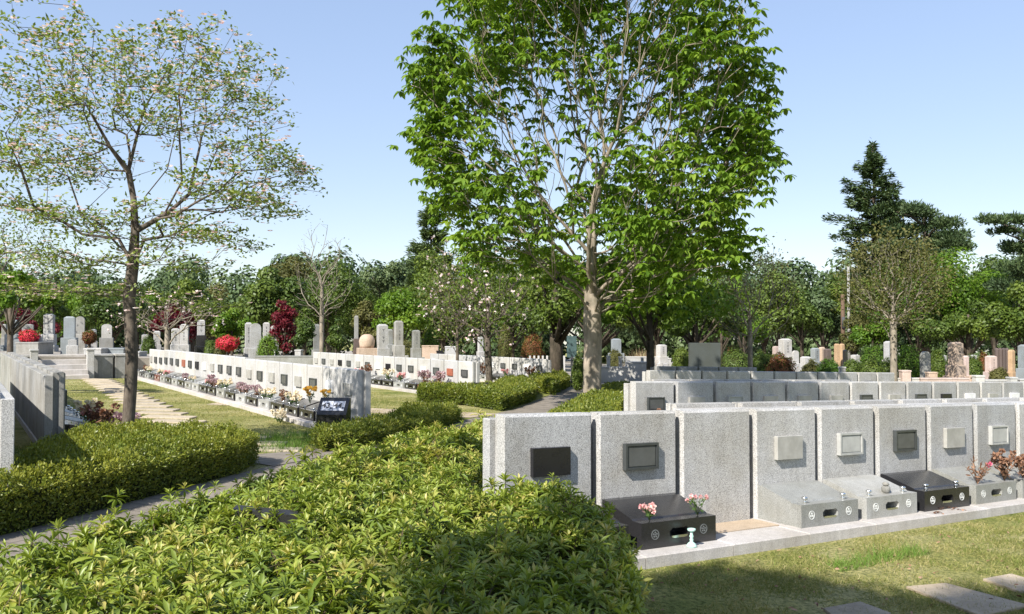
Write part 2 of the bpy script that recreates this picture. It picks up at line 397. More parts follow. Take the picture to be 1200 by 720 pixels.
def crest(kind, x, z, y, k):
    mb = MB(); n = 20
    def ring(r0, r1):
        vs = []
        for r in (r0, r1):
            for i in range(n):
                a = 2*math.pi*i/n; vs.append((x+r*math.cos(a), y-.003, z+r*math.sin(a)))
        for r in (r0, r1):
            for i in range(n):
                a = 2*math.pi*i/n; vs.append((x+r*math.cos(a), y+.001, z+r*math.sin(a)))
        fs = [(i, (i+1) % n, n+(i+1) % n, n+i) for i in range(n)] + [(n+i, n+(i+1) % n, 3*n+(i+1) % n, 3*n+i) for i in range(n)] + [(i, 2*n+i, 2*n+(i+1) % n, (i+1) % n) for i in range(n)]
        mb.add(vs, fs)
    def petal(a, r, s):
        cx_, cz_ = x+r*math.cos(a), z+r*math.sin(a)
        vs = [(cx_+s*math.cos(t)*.9, y-.003, cz_+s*math.sin(t)*.9) for t in [2*math.pi*q/8 for q in range(8)]]
        vs2 = [(p[0], y+.001, p[2]) for p in vs]
        mb.add(vs+vs2, [tuple(range(8))] + [(q, (q+1) % 8, 8+(q+1) % 8, 8+q) for q in range(8)])
    ring(.043, .036)
    if kind == 'leaf':
        for q in range(3): petal(math.pi/2+q*2.094, .016, .013)
    elif kind == 'ring':
        ring(.026, .018); petal(0, 0, .008)
    elif kind == 'star':
        for q in range(5): petal(math.pi/2+q*1.257, .019, .009)
        petal(0, 0, .007)
    elif kind == 'square':
        for q in range(4): petal(math.pi/4+q*1.571, .017, .011)
    return mb.shear(k)
PLK = {'black': ('pl_black', None), 'dark': ('pl_dark', 'pl_darkface'), 'grey': ('pl_grey', None), 'light': ('pl_light', 'pl_light'), 'white': ('pl_white', None), 'red': ('pl_red', None)}
TMB = {'black': 'granite_black', 'grey': 'granite_tomb', 'pale': 'granite_tomb2', 'brown': 'granite_brown'}
_cache = {}
def panel_parts(root, mat, k):
    key = ('panel', mat, k)
    if key not in _cache:
        a = MB(); c = .022
        x0, x1, z1 = -.465, .465, WH
        # front layer: chamfered all round the face
        vs = []
        for (yy, i) in ((-.09+.0, c), (-.09+c, 0), (0, 0)):
            vs += [(x0+i, yy, -.03), (x1-i, yy, -.03), (x1-i, yy, z1-i), (x0+i, yy, z1-i)]
        fs = [(0,1,2,3)] + [(r*4+i, r*4+4+i, r*4+4+(i+1) % 4, r*4+(i+1) % 4) for r in range(2) for i in range(4)] + [(11,10,9,8)]
        a.add(vs, fs)
        a.xf(Matrix.Translation((0, .09, 0)))
        a.box(x0+.025, x1-.025, .0905, .16, -.03, z1-.004)
        s = MB().box(-.499, .499, .161, .275, -.03, z1-.045, .006)
        o1 = a.shear(k).build('panel', M[mat], root); o2 = s.shear(k).build('spine', M[mat], root)
        _cache[key] = (o1.data, o2.data)
    else:
        for nme, d in zip(('panel', 'spine'), _cache[key]):
            o = bpy.data.objects.new(nme, d); COL.objects.link(o); o.parent = root
def cached(key, name, parent, fn, mat):
    if key not in _cache: o = fn().build(name, mat, parent); _cache[key] = o.data; return o
    o = bpy.data.objects.new(name, _cache[key]); COL.objects.link(o); o.parent = parent; return o
def grave(loc, rz, k, wall, plaque, tomb, cr='leaf', cup=True, label='', group='', pz=.70, pw=.195, ph=.12, crmat='crest'):
    r = empty('wall_grave', loc, rz, label, 'grave', group)
    panel_parts(r, wall, k)
    if plaque:
        m1, m2 = PLK[plaque]
        def f():
            mb = MB()
            if m2:   # raised frame round a sunken face
                t = .022
                mb.box(-pw, pw, -.035, -.0005, pz-ph, pz+ph)
                for q in ((-pw, pw, pz+ph-t, pz+ph), (-pw, pw, pz-ph, pz-ph+t), (-pw, -pw+t, pz-ph+t, pz+ph-t), (pw-t, pw, pz-ph+t, pz+ph-t)):
                    mb.box(q[0], q[1], -.05, -.0352, q[2], q[3])
            else: mb.box(-pw, pw, -.048, -.0005, pz-ph, pz+ph, .004)
            return mb.shear(k)
        o = cached(('plq', plaque, k, pz, pw, ph), 'plaque', r, f, M[m1])
        if m2:
            cached(('plf', plaque, k, pz, pw, ph), 'inscription_face', o, lambda: MB().box(-pw+.032, pw-.032, -.041, -.0352, pz-ph+.032, pz+ph-.032, .003).shear(k), M[m2])
    if tomb:
        t = cached(('tomb', tomb, k), 'offering_base', r, lambda: niche_box(tomb, k), M[TMB[tomb]])
        for q, sx in enumerate((-.28, .28)):
            cached(('crest', cr, crmat, k, sx), 'crest', t, lambda: crest(cr, sx, .115, -.53, k), M[crmat])
        cached(('tray', k), 'incense_tray', t, lambda: MB().box(-.09, .09, -.526, -.42, .068, .078).box(-.09, .09, -.53, -.526, .068, .088).shear(k), M['steel'])
        if cup:
            for sx in (-.29, .29):
                cached(('cup', k, sx), 'vase_cap', r, lambda: MB().lathe([(.018,-.01),(.018,.02),(.012,.028),(.03,.038),(.032,.055),(.02,.062),(.0,.063)], 12, (sx, -.455, .22)).shear(k), M['steel'])
    return r
def rowpos(x0, y0, d, s, h=.10):
    x, y = x0+d[0]*s, y0+d[1]*s
    return (x, y, g(x, y)+h)
def plinth(name, x0, y0, d, n, s0, s1, dep=.72, back=.30, mat='slab', slabw=1.0):
    """stone kerb of single slabs along a row; n points to the front"""
    mb = MB(); s = s0
    def V(s_, p_, h): x, y = x0+d[0]*s_+n[0]*p_, y0+d[1]*s_+n[1]*p_; return (x, y, g(x, y)+h)
    while s < s1-1e-6:
        e = min(s+slabw, s1)
        for (p0, p1) in ((-back, .34), (.344, dep)):
            a, b_ = s+.004, e-.004
            c = .008; top = .10 + random.uniform(-.002, .002)
            vs = [V(a,p0,-.05),V(b_,p0,-.05),V(b_,p1,-.05),V(a,p1,-.05), V(a,p0,top-c),V(b_,p0,top-c),V(b_,p1,top-c),V(a,p1,top-c), V(a+c,p0+c,top),V(b_-c,p0+c,top),V(b_-c,p1-c,top),V(a+c,p1-c,top)]
            mb.add(vs, [(0,1,5,4),(1,2,6,5),(2,3,7,6),(3,0,4,7),(4,5,9,8),(5,6,10,9),(6,7,11,10),(7,4,8,11),(8,9,10,11)])
        s = e
    return put(mb.build(name, M[mat]), kind='structure')
ORD = ['first','second','third','fourth','fifth','sixth','seventh','eighth','ninth','tenth','eleventh','twelfth','thirteenth','fourteenth','fifteenth','sixteenth','seventeenth','eighteenth','nineteenth','twentieth','twenty-first','twenty-second','twenty-third','twenty-fourth']
NR = (.531, -.847); NL = (-.838, -.545)

# flowers ------------------------------------------------------------------
def bouquet(kind, loc, label, group=None, s=1.0, cat='flowers', rz=0.0):
    key = ('bq', kind)
    if key in _cache:
        c = copy_tree(_cache[key]); c.location = loc; c.scale = (s, s, s); c.rotation_euler = (0, 0, rz)
        put(c, label, cat, group or 'flowers left at the graves'); return c
    r = empty('flower_bunch', loc, rz, label, cat, group or 'flowers left at the graves'); r.scale = (s, s, s)
    spec = {'pink': ('pink', 'green', 9, .16, .10, .028), 'tallpink': ('pink', 'green', 8, .22, .14, .022), 'dried': ('dried', 'dried', 16, .26, .12, .028),
            'cream': ('cream', 'green', 12, .22, .13, .032), 'lilac': ('lilac', 'dried', 16, .24, .14, .03), 'mixed': ('yellow', 'green', 11, .26, .12, .035), 'hot': ('hotpink', 'dried', 9, .26, .13, .03)}[kind]
    pet, gr, nb, h, sp, br = spec
    st = MB(); tips = []
    for i in range(nb):
        a = random.uniform(0, 6.28); q = sp*math.sqrt(random.random()); hh = h*random.uniform(.6, 1.05)
        tip = Vector((q*math.cos(a), q*math.sin(a), hh)); tips.append(tip)
        st.tube([(0, 0, 0), tuple(tip*.5+Vector((0, 0, .02))), tuple(tip)], .0028, 4)
    st.build('stems', M['wood'] if gr == 'dried' else M['stem'], r)
    c = Cloud(); n = 70 if gr == 'dried' else 46
    O = np.zeros((n, 3)); D = rdir(n, .6)
    tt = RNG.uniform(.25, .9, n); T = np.array([tips[int(i)] for i in RNG.integers(0, nb, n)]); O = T*tt[:, None]
    c.add(LEAF6, O, D, rdir(n), RNG.uniform(.035, .065, n), RNG.uniform(.012, .022, n), RNG.uniform(0, 1, n)); c.build('foliage', L[gr], r)
    c = Cloud()
    for t in (tips[:1] if kind == 'hot' else tips):
        n = 22; D = rdir(n, .25); O = np.array(t)[None] + D*br*.35
        c.add(LEAF6, O, D, rdir(n), br*RNG.uniform(.7, 1.1, n), br*.9, RNG.uniform(0, 1) * .6 + RNG.uniform(0, .4, n))
    c.build('blossoms', L[pet], r)
    if kind == 'hot':
        pass
    _cache[key] = r
    return r
M['stem'] = plain('stem', (.08,.13,.03), .6)

# ---- row 1, right foreground
R0 = (-.106, 7.05)
r1 = [('black','black','star'), ('dark','black','star'), (None,None,None), ('grey','grey','leaf'), ('light','pale','square'), ('dark','black','leaf'), ('grey','grey','star'), ('light','grey','star'), ('grey','pale','leaf'), ('dark','grey','leaf')]
r1lab = ['grave with black glossy plaque half hidden by the azalea hedge, front wall',
 'grave with black sloping base, dark framed plaque and pink flowers on both sides',
 'blank grey granite wall panel without plaque or base, in the front wall',
 'grave with plain pale plaque and dull grey base, right of the blank panel',
 'grave with pale framed plaque and grey base carrying a small stone pot',
 'grave with dark framed plaque and small black base, between two grey bases',
 'grey grave with a pink bloom in dried flowers, right of the small black base',
 'grey grave with light plaque and dried flowers, next to last in the front wall',
 'grey grave cut by the right edge of the picture in the front wall',
 'last grey grave of the front wall, beyond the right picture edge']
for i, (pl, tb, cr) in enumerate(r1):
    gr = grave(rowpos(*R0, DR, i+.5), AR, KR, 'granite', pl, tb, cr or 'leaf', cup=(i not in (0, 1, 6, 7)), label=r1lab[i], group='graves of the front right wall', crmat='crest_dim' if i < 2 else 'crest')
plinth('front_plinth', *R0, DR, NR, -.05, 10.0)
mb = MB()
for (s_, e_) in ((2.01, 2.985), (7.01,7.99)):
    q = [(R0[0]+DR[0]*a+NR[0]*p, R0[1]+DR[1]*a+NR[1]*p) for a, p in ((s_, .01), (e_, .01), (e_, .335), (s_, .335))]
    mb.add([(x, y, g(x, y)+h) for h in (.08, .105) for x, y in q], [(0,1,5,4),(1,2,6,5),(2,3,7,6),(3,0,4,7),(4,5,6,7)])
put(mb.build('tan_kerb_slabs', M['slab_tan']), kind='structure')
def row_local(R, d, n, s, p, h=.10):
    x, y = R[0]+d[0]*s+n[0]*p, R[1]+d[1]*s+n[1]*p
    return (x, y, g(x, y)+h)
# flowers and small things on row 1
H1 = .10+.22
bouquet('pink', row_local(R0, DR, NR, 1.22, .46, H1), 'bunch of pale pink flowers on the left of the black grave base', s=.8)
bouquet('tallpink', row_local(R0, DR, NR, 1.78, .46, H1), 'spray of pink buds at the right end of the black grave base', s=.8)
bouquet('hot', row_local(R0, DR, NR, 6.22, .46, H1), 'dried stems with one pink bloom left of the niche on the grey base', s=1.15)
bouquet('dried', row_local(R0, DR, NR, 6.80, .46, H1), 'tall rust coloured dried flowers with a hot pink head, right of the niche', s=1.3)
bouquet('dried', row_local(R0, DR, NR, 7.22, .46, H1), 'dried reddish flowers on the base nearest the right picture edge', s=1.05, rz=2.)
bouquet('dried', row_local(R0, DR, NR, 7.75, .46, H1), 'dried brown flowers at the right picture edge', s=1.15, rz=4.)
ch = empty('candle_holder', row_local(R0, DR, NR, 1.55, .62), 0, 'pale green ceramic candle holder on the kerb before the black base', 'candle holder')
MB().lathe([(.045,0),(.045,.012),(.03,.03),(.012,.045),(.018,.06),(.012,.075),(.02,.09),(.012,.105),(.014,.125)], 14).build('stem', M['ceramic'], ch)
MB().lathe([(.014,.1252),(.034,.137),(.036,.152),(.03,.152),(.012,.135)], 14).build('cup', M['ceramic'], ch)
pt = empty('incense_pot', row_local(R0, DR, NR, 4.55, .42, H1-.0), 0, 'small mossy stone pot on top of the grey grave base', 'pot')
MB().lathe([(.03,0),(.042,.02),(.046,.05),(.04,.07),(.03,.075)], 12).build('pot_body', M['granite_rough'], pt)
MB().lathe([(.02,.076),(.036,.09),(.03,.11),(.008,.118)], 12).build('pot_lid', M['granite_rough'], pt)
for i, (s, p) in enumerate(((5.15, .62), (5.55, .6), (5.35, .5))):
    c = Cloud(); n = 9; O = np.array([row_local(R0, DR, NR, s, p, .104)]) + RNG.uniform(-.05, .05, (n, 3))*[1, 1, .1]
    D = rdir(n); D[:, 2] *= .2
    c.add(LEAF6, O+[0,0,.006], D, np.tile([0, 0, 1.], (n, 1))+RNG.normal(0, .3, (n, 3)), .05, .022, RNG.uniform(0, 1, n))
    put(c.build('dry_leaves', L['dried']), ['dry brown leaves fallen on the kerb before the small black base', 'few dry leaves lying further along the kerb', 'dry leaf litter close to the foot of the small black base'][i], 'leaves', 'dry leaves on the kerb')

# ---- row 1b backs
bx, by = R0[0]-NR[0]*.93, R0[1]-NR[1]*.93
for i in range(8):
    s = 2.62+i+.5
    x, y, z = rowpos(bx, by, DR, s)
    grave((x, y, z), AR+math.pi, -KR, 'granite', ['dark','grey','light','dark'][i % 4], ['grey','black'][i % 2], label=f'{ORD[i]} grave from the left behind the front wall, only its top edge showing', group='graves of the second right wall, seen from behind')
plinth('rear_plinth', bx, by, DR, (-NR[0], -NR[1]), 2.6, 10.6)
# ---- rows 2..4
R2 = (2.14, 15.06)
pl2 = ['dark','grey','light','grey','grey','grey','dark','grey','dark','black','white','grey','white','light','dark','grey','light','dark','grey']
tb2 = ['black','grey','grey','pale','grey','black','grey','grey','black','grey','pale','grey','grey','black','grey','pale','grey','grey','black']
for i in range(18):
    grave(rowpos(*R2, DR, i+.5), AR, KR, 'granite', pl2[i], tb2[i], label=f'{ORD[i]} grave from the left end of the second wall row on the right, {pl2[i]} plaque', group='graves of the second row on the right')
plinth('second_row_plinth', *R2, DR, NR, -.1, 18.1)
bouquet('dried', row_local(R2, DR, NR, .2, .46, H1), 'dried pinkish flowers left of the dark plaque of the second row', s=1.5)
bouquet('dried', row_local(R2, DR, NR, .85, .46, H1), 'dried pinkish flowers right of the dark plaque of the second row', s=1.5, rz=2)
bouquet('mixed', row_local(R2, DR, NR, 7.75, .46, H1), 'green and cream flower bunch before the second wall row, far right', s=1.5)
bx, by = R2[0]-NR[0]*.93, R2[1]-NR[1]*.93
for i in range(6):
    grave(rowpos(bx, by, DR, 1.1+i+.5), AR+math.pi, -KR, 'granite', 'grey', 'grey', label=f'{ORD[i]} grave from the left behind the second wall row on the right, facing away', group='graves backing the second row')
R3 = (3.71, 23.2)
for i in range(11):
    grave(rowpos(*R3, DR, i+.5), AR, KR, 'granite', ['black','black','black','grey','light','grey','dark','grey','grey','dark','grey'][i], ['grey','black'][i % 2], label=f'{ORD[i]} grave from the left end of the third wall row on the right', group='graves of the third row on the right')
plinth('third_row_plinth', *R3, DR, NR, -.1, 11.1)
R4 = (4.87, 29.0)
for i in range(5):
    grave(rowpos(*R4, DR, i+.5), AR, KR, 'granite_rough', 'dark', 'black', label=f'{ORD[i]} shade-toned panel from the left in the short row below the big dark slab', group='graves of the fourth row on the right')  # shade on this row put into its colour by a darker granite
plinth('fourth_row_plinth', *R4, DR, NR, -.1, 5.1)

# ---- left rows
ML = (-3.06, 17.0)
pl = ['light','white','dark','grey','dark','grey','dark','grey','dark','dark','dark','grey','white','black','dark','red','dark','dark','dark','dark','dark','grey']
tb = ['pale','black','black','black','pale','black','pale','black','grey','black','black','pale','grey','black','grey','black','grey','brown','black','grey','black','grey']
fl = {2:'cream', 3:'dried', 4:'cream', 5:'lilac', 6:'lilac', 8:'cream', 9:'lilac', 10:'pink', 12:'cream', 13:'lilac', 16:'pink', 17:'cream', 19:'cream', 20:'dried'}
fdesc = {'cream':'cream flowers','dried':'dried red flowers','lilac':'faded lilac flowers','pink':'pink flowers','mixed':'yellow flowers'}
for i in range(22):
    x, y, z = rowpos(*ML, DL, i+.5)
    grave((x, y, z+(.03 if 8 <= i < 19 else 0)), AL, 0, 'granite_white', pl[i], tb[i], label=f'{ORD[i]} pale grave from the near end of the middle wall, {pl[i]} plaque' + (f', {fdesc[fl[i]]}' if i in fl else ''), group='graves of the long middle wall')
    if i in fl:
        for q, off in enumerate((-.22, .25)):
            if random.random() < .45 and q: continue
            bouquet(fl[i], row_local(ML, DL, NL, i+.5+off, .44, H1), f'{fdesc[fl[i]]} on the {"near" if q == 0 else "far"} side of the {ORD[i]} grave of the middle wall', s=random.uniform(.8, 1.35), rz=random.uniform(0, 6))
plinth('middle_plinth', *ML, DL, NL, -.15, 22.3)
bouquet('mixed', row_local(ML, DL, NL, 1.35, .5, .10+.34), 'tall yellow lilies standing above the black section sign', s=1.2)
bouquet('cream', row_local(ML, DL, NL, 2.1, .95, .0), 'white flowers crowded to the left of the black section sign', s=1.2)
bouquet('cream', row_local(ML, DL, NL, 1.75, 1.0, .0), 'white blossoms at the foot of the black section sign', s=1.1)
vx = empty('flower_vase_stone', row_local(ML, DL, NL, .45, .5, .10), AL, 'grey square stone flower stand at the near end of the middle wall', 'flower stand')
MB().box(-.1,.1,-.1,.1,0,.42,.01).build('stone_block', M['granite_tomb'], vx)
bouquet('mixed', row_local(ML, DL, NL, .45, .5, .52), 'green leaves standing in the square stone flower stand', s=.9)
M2 = (-1.29, 28.0)
pl = ['dark','red','dark','white','dark','dark','black','white','dark','grey','dark','black','grey','dark','grey']
tb = ['black','brown','brown','black','pale','black','black','grey','pale','black','grey','black','grey','black','grey']
fl = {1:'lilac', 2:'lilac', 4:'pink', 5:'cream', 7:'dried', 8:'pink'}
for i in range(15):
    grave(rowpos(*M2, DL, i+.5), AL, 0, 'granite_white', pl[i], tb[i], label=f'{ORD[i]} pale grave from the near end of the second wall on the left, {pl[i]} plaque', group='graves of the second left wall')
    if i in fl: bouquet(fl[i], row_local(M2, DL, NL, i+.5, .44, H1), f'{fdesc[fl[i]]} on the {ORD[i]} grave of the second wall on the left', s=1.9, rz=random.uniform(0, 6))
plinth('second_left_plinth', *M2, DL, NL, -.15, 15.3)
M3 = (1.5, 37.4)
for i in range(11):
    grave(rowpos(*M3, DL, i+.5), AL, 0, 'granite_white', ['dark','white','dark','dark','white','grey','black','dark','grey','dark','white'][i], ['black','grey','pale'][i % 3], label=f'{ORD[i]} pale grave from the near end of the farthest wall on the left', group='graves of the third left wall')
plinth('third_left_plinth', *M3, DL, NL, -.15, 11.3)
for i in (0, 2, 4, 5): bouquet(['dried','lilac','pink','cream'][i % 4], row_local(M3, DL, NL, i+.6, .44, H1), f'flower bunch on the {ORD[i]} grave of the farthest wall on the left', s=2.0)
# walls at the left edge
NB = (.838, .545)
W1 = (-6.55, 12.55)      # near corner of the wall whose back we see; fronts face right
for i in range(15):
    x, y, z = rowpos(*W1, DL, i+.5)
    grave((x, y, z), AB, 0, 'granite_rough', ['dark','grey','white'][i % 3], ['black','grey'][i % 2], label=f'{ORD[i]} grave from the near end of the wall backing onto the left edge', group='graves of the left edge wall, seen from behind')
plinth('left_edge_plinth', *W1, DL, NB, -.1, 15.1)
bouquet('pink', row_local(W1, DL, NB, .6, .45, H1), 'pink flowers behind the near end of the left edge wall', s=1.6)
bouquet('dried', row_local(W1, DL, NB, .3, .5, .2), 'dark dried flowers beside the near end of the left edge wall', s=1.9)
bouquet('lilac', row_local(W1, DL, NB, .15, .75, .1), 'pale blue white flowers heaped by the near end of the left edge wall', s=1.8)
bouquet('cream', row_local(W1, DL, NB, 1.5, .45, H1), 'cream flowers on the second grave of the left edge wall', s=1.6)
W0 = (-4.62, 7.95)
for i in range(14):
    x, y = W0[0]+DL[0]*(i+.5), W0[1]+DL[1]*(i+.5)
    grave((x+NL[0]*.275, y+NL[1]*.275, g(x, y)+.10), AL, 0, 'granite', 'grey', 'grey', label=f'{ORD[i]} grave of the wall cut off by the left picture edge', group='graves of the wall cut by the left edge')
# --------------------------------------------------------------- section signs
def text_mesh(body, size, mat, parent, Mx, name='lettering'):
    cu = bpy.data.curves.new('t', 'FONT'); cu.body = body; cu.size = size; cu.extrude = .001; cu.offset = .0035 if size > .1 else .001; cu.align_x = 'CENTER'; cu.align_y = 'CENTER'
    to = bpy.data.objects.new('t', cu); COL.objects.link(to)
    dg = bpy.context.evaluated_depsgraph_get(); me = bpy.data.meshes.new_from_object(to.evaluated_get(dg))
    bpy.data.objects.remove(to); me.transform(Mx); me.materials.clear(); me.materials.append(mat)
    o = bpy.data.objects.new(name, me); COL.objects.link(o); o.parent = parent; return o
def section_sign(loc, rz, label, nums=('43', '44')):
    r = empty('section_sign', loc, rz, label, 'sign', 'black stone section signs by the path')
    w_ = .27
    MB().prism([(-.13,0),(.17,0),(.17,.56),(.13,.58),(-.13,.30)], -w_, w_).build('stone_block', M['granite_black'], r)
    # sloping face runs from (-.13,.30) to (.13,.58)
    d = Vector((0, .26, .28)).normalized(); n = Vector((0, -.28, .26)).normalized()
    R = Matrix(((1, d.x*0, n.x*0, 0), (0, d.y, n.y, 0), (0, d.z, n.z, 0), (0, 0, 0, 1)))
    c0 = Vector((0, 0, .44)) + n*.002
    for sx, nm in zip((-.107, .107), nums):
        Mx = Matrix.Translation(c0 + Vector((sx, 0, 0))) @ R
        p = MB().box(-.102, .102, -.105, .105, 0, .006).xf(Mx).build('number_plate', M['plate'], r)
        if not nm: continue
        Mt = Matrix.Translation(c0 + Vector((sx, 0, 0)) + n*.0085) @ R
        text_mesh(nm, .15, M['ink'], p, Mt @ Matrix.Translation((-.022, 0, 0)))
        text_mesh('区', .04, M['ink'], p, Mt @ Matrix.Translation((.076, -.052, 0)))
    return r
section_sign(at(391, 15.2)+Vector((0, 0, .17)), -.10, 'black stone sign reading 43 and 44 before the near end of the middle wall')
section_sign(at(562.5, 26.6)+Vector((0, 0, .0)), .0, 'black section sign before the near end of the second left wall', ('', ''))
section_sign(at(638, 37)+Vector((0, 0, .05)), .0, 'farthest black section sign, beside the thick dark trunk', ('', ''))
section_sign(P(332, 602, .66)+Vector((0, 0, .14)), 2.75, 'dark stone sign sunk in the foreground azalea hedge', ('', ''))

# --------------------------------------------------------------- stepping stones
stones = []
for i in range(19):
    t = i/18.0
    x = -6.35 + (-16.0+6.35)*t; y = 16.7 + (33-16.7)*t
    stones.append((x, y, 1.08, .45))
for (px, py, wd) in ((292, 514, .7), (307, 521, .8), (318, 528, .95)):
    p = P(px, py); stones.append((p.x, p.y, wd, .4))
for i, (x, y, wd, dp) in enumerate(stones):
    mb = MB(); c = .01
    mb.box(-wd/2, wd/2, -dp/2, dp/2, -.03, .035, .012)
    o = mb.build('stepping_stone', M['step']); o.location = (x, y, g(x, y)); o.rotation_euler = (random.uniform(-.01,.01), math.atan(.0276), random.uniform(-.03, .03))
    put(o, (f'{ORD[i]} tan stone bar of the left lawn walk, counted from its near end' if i < 19 else f'{ORD[i-19]} worn stone bar between the lawn walk and the path'), 'stepping stone', 'stone bars across the left lawn')
for i, (pts, lb) in enumerate((([(1062,690),(1108,686),(1205,712),(1150,725)], 'square concrete stepping stone at the bottom right corner'), ([(1152,681),(1185,675),(1235,690),(1195,696)], 'tan stepping stone cut by the right picture edge'), ([(965,716),(1008,708),(1045,722),(990,735)], 'concrete stepping stone cut by the bottom picture edge'), ([(1215,700),(1250,697),(1290,712),(1250,716)], 'stepping stone outside the right picture edge'))):
    q = [P(*p) for p in pts]; n = 4
    cx_ = sum((p for p in q), Vector())/4
    vs = [tuple(Vector(p)-cx_+Vector((0,0,-.03))) for p in q] + [tuple(Vector(p)-cx_+Vector((0,0,.014))) for p in q] + [tuple((Vector(p)-cx_)*.985+Vector((0,0,.020))) for p in q]
    mb = MB().add(vs, [(i_, (i_+1) % 4, 4+(i_+1) % 4, 4+i_) for i_ in range(4)] + [(4+i_, 4+(i_+1) % 4, 8+(i_+1) % 4, 8+i_) for i_ in range(4)] + [(8,9,10,11)])
    o = mb.build('stepping_stone', M['concrete']); o.location = cx_
    put(o, lb, 'stepping stone', 'concrete stepping stones in the right lawn')
# ------------------------------------------------------------------ hedges
def inpoly(X, Y, poly):
    r = np.zeros(len(X), bool); n = len(poly); j = n-1
    for i in range(n):
        xi, yi = poly[i]; xj, yj = poly[j]
        c = ((yi > Y) != (yj > Y)) & (X < (xj-xi)*(Y-yi)/(yj-yi+1e-12)+xi); r ^= c; j = i
    return r
def edge_dist(X, Y, poly):
    D = np.full(len(X), 1e9); NX = np.zeros(len(X)); NY = np.zeros(len(X)); n = len(poly)
    for i in range(n):
        ax, ay = poly[i]; bx_, by_ = poly[(i+1) % n]; dx, dy = bx_-ax, by_-ay
        t = np.clip(((X-ax)*dx+(Y-ay)*dy)/(dx*dx+dy*dy), 0, 1)
        ex, ey = X-(ax+t*dx), Y-(ay+t*dy); d = np.hypot(ex, ey); m_ = d < D
        D[m_] = d[m_]; NX[m_] = -ex[m_]/(d[m_]+1e-9); NY[m_] = -ey[m_]/(d[m_]+1e-9)
    return D, NX, NY
from mathutils import noise as mnoise
def nz(X, Y, s, o=0.):
    return np.array([mnoise.noise(Vector((x*s+o, y*s-o, o))) for x, y in zip(X, Y)])
def smooth_edge(poly, n_per=.18, amp=.07, s=2.1):
    out = []; n = len(poly)
    for i in range(n):
        a = Vector(poly[i]); b_ = Vector(poly[(i+1) % n]); k = max(1, int((b_-a).length/n_per))
        for j in range(k):
            p = a.lerp(b_, j/k); q = mnoise.noise(Vector((p.x*s, p.y*s, 3.3)))*amp
            d = (b_-a).normalized(); out.append((p.x+d.y*q, p.y-d.x*q))
    return out
def hedge_surface(poly, h, dens, r=.16, bumpa=.07, bs=1.6):
    """points and outward directions on the surface of a rounded hedge"""
    xs_ = [p[0] for p in poly]; ys_ = [p[1] for p in poly]
    A = (max(xs_)-min(xs_))*(max(ys_)-min(ys_)); N = int(A*dens)
    X = RNG.uniform(min(xs_), max(xs_), N); Y = RNG.uniform(min(ys_), max(ys_), N)
    k = inpoly(X, Y, poly); X, Y = X[k], Y[k]
    D, NX, NY = edge_dist(X, Y, poly)       # N points away from the nearest edge (outwards)
    hh = h + nz(X, Y, bs)*bumpa*2 + nz(X, Y, bs*3.1, 5)*bumpa
    t = np.clip(D/r, 0, 1)
    z = hh - r*(1-np.sqrt(np.clip(1-(1-t)**2, 0, 1)))
    Nn = np.stack([NX*(1-t)*1.2, NY*(1-t)*1.2, .25+t], 1)
    P1 = np.stack([X, Y, z+g(X, Y)], 1)
    # sides
    sp = smooth_edge(poly); L_ = []; n = len(sp)
    per = sum(math.dist(sp[i], sp[(i+1) % n]) for i in range(n)); NS = int(per*h*dens*.9)
    seg = np.array([math.dist(sp[i], sp[(i+1) % n]) for i in range(n)]); idx = RNG.choice(n, NS, p=seg/seg.sum()); tt = RNG.uniform(0, 1, NS)
    a = np.array(sp)[idx]; b_ = np.array(sp)[(idx+1) % n]; q = a+(b_-a)*tt[:, None]
    d = b_-a; nn = np.stack([d[:, 1], -d[:, 0]], 1); nn /= np.linalg.norm(nn, axis=1, keepdims=True)+1e-9
    area = sum(poly[i][0]*poly[(i+1) % len(poly)][1]-poly[(i+1) % len(poly)][0]*poly[i][1] for i in range(len(poly)))
    if area < 0: nn = -nn
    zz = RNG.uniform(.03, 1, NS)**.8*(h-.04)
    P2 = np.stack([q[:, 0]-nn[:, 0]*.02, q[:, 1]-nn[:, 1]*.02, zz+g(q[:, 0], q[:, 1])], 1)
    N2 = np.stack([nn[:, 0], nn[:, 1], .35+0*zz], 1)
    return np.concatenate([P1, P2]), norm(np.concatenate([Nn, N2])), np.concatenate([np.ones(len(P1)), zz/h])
def inner_mass(poly, h, mat, parent, inset=.13):
    sp = poly; cx_ = sum(p[0] for p in sp)/len(sp); cy_ = sum(p[1] for p in sp)/len(sp)
    def ins(p):
        q = Vector(p); return q
    # inset polygon by moving along inward normals
    n = len(sp); out = []
    area = sum(sp[i][0]*sp[(i+1) % n][1]-sp[(i+1) % n][0]*sp[i][1] for i in range(n)); sg = 1 if area > 0 else -1
    for i in range(n):
        a, b_, c_ = Vector(sp[i-1]), Vector(sp[i]), Vector(sp[(i+1) % n])
        d1 = (b_-a).normalized(); d2 = (c_-b_).normalized(); nn = (Vector((-d1.y, d1.x))+Vector((-d2.y, d2.x)))*sg
        nn = nn.normalized() if nn.length > .2 else Vector((0, 0)); out.append(b_+nn*inset)
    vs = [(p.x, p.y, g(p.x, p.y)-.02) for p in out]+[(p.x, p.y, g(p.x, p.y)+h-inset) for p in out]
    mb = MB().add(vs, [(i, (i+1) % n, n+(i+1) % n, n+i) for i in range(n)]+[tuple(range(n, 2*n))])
    return mb.build('inner_filler', mat, parent)  # solid body added behind the leaves to close gaps
M['inner'] = plain('inner_dark', (.035,.04,.016), 1., 0, .5, 30, .05)  # gloom between the leaves put into the dark colour of the inner filler

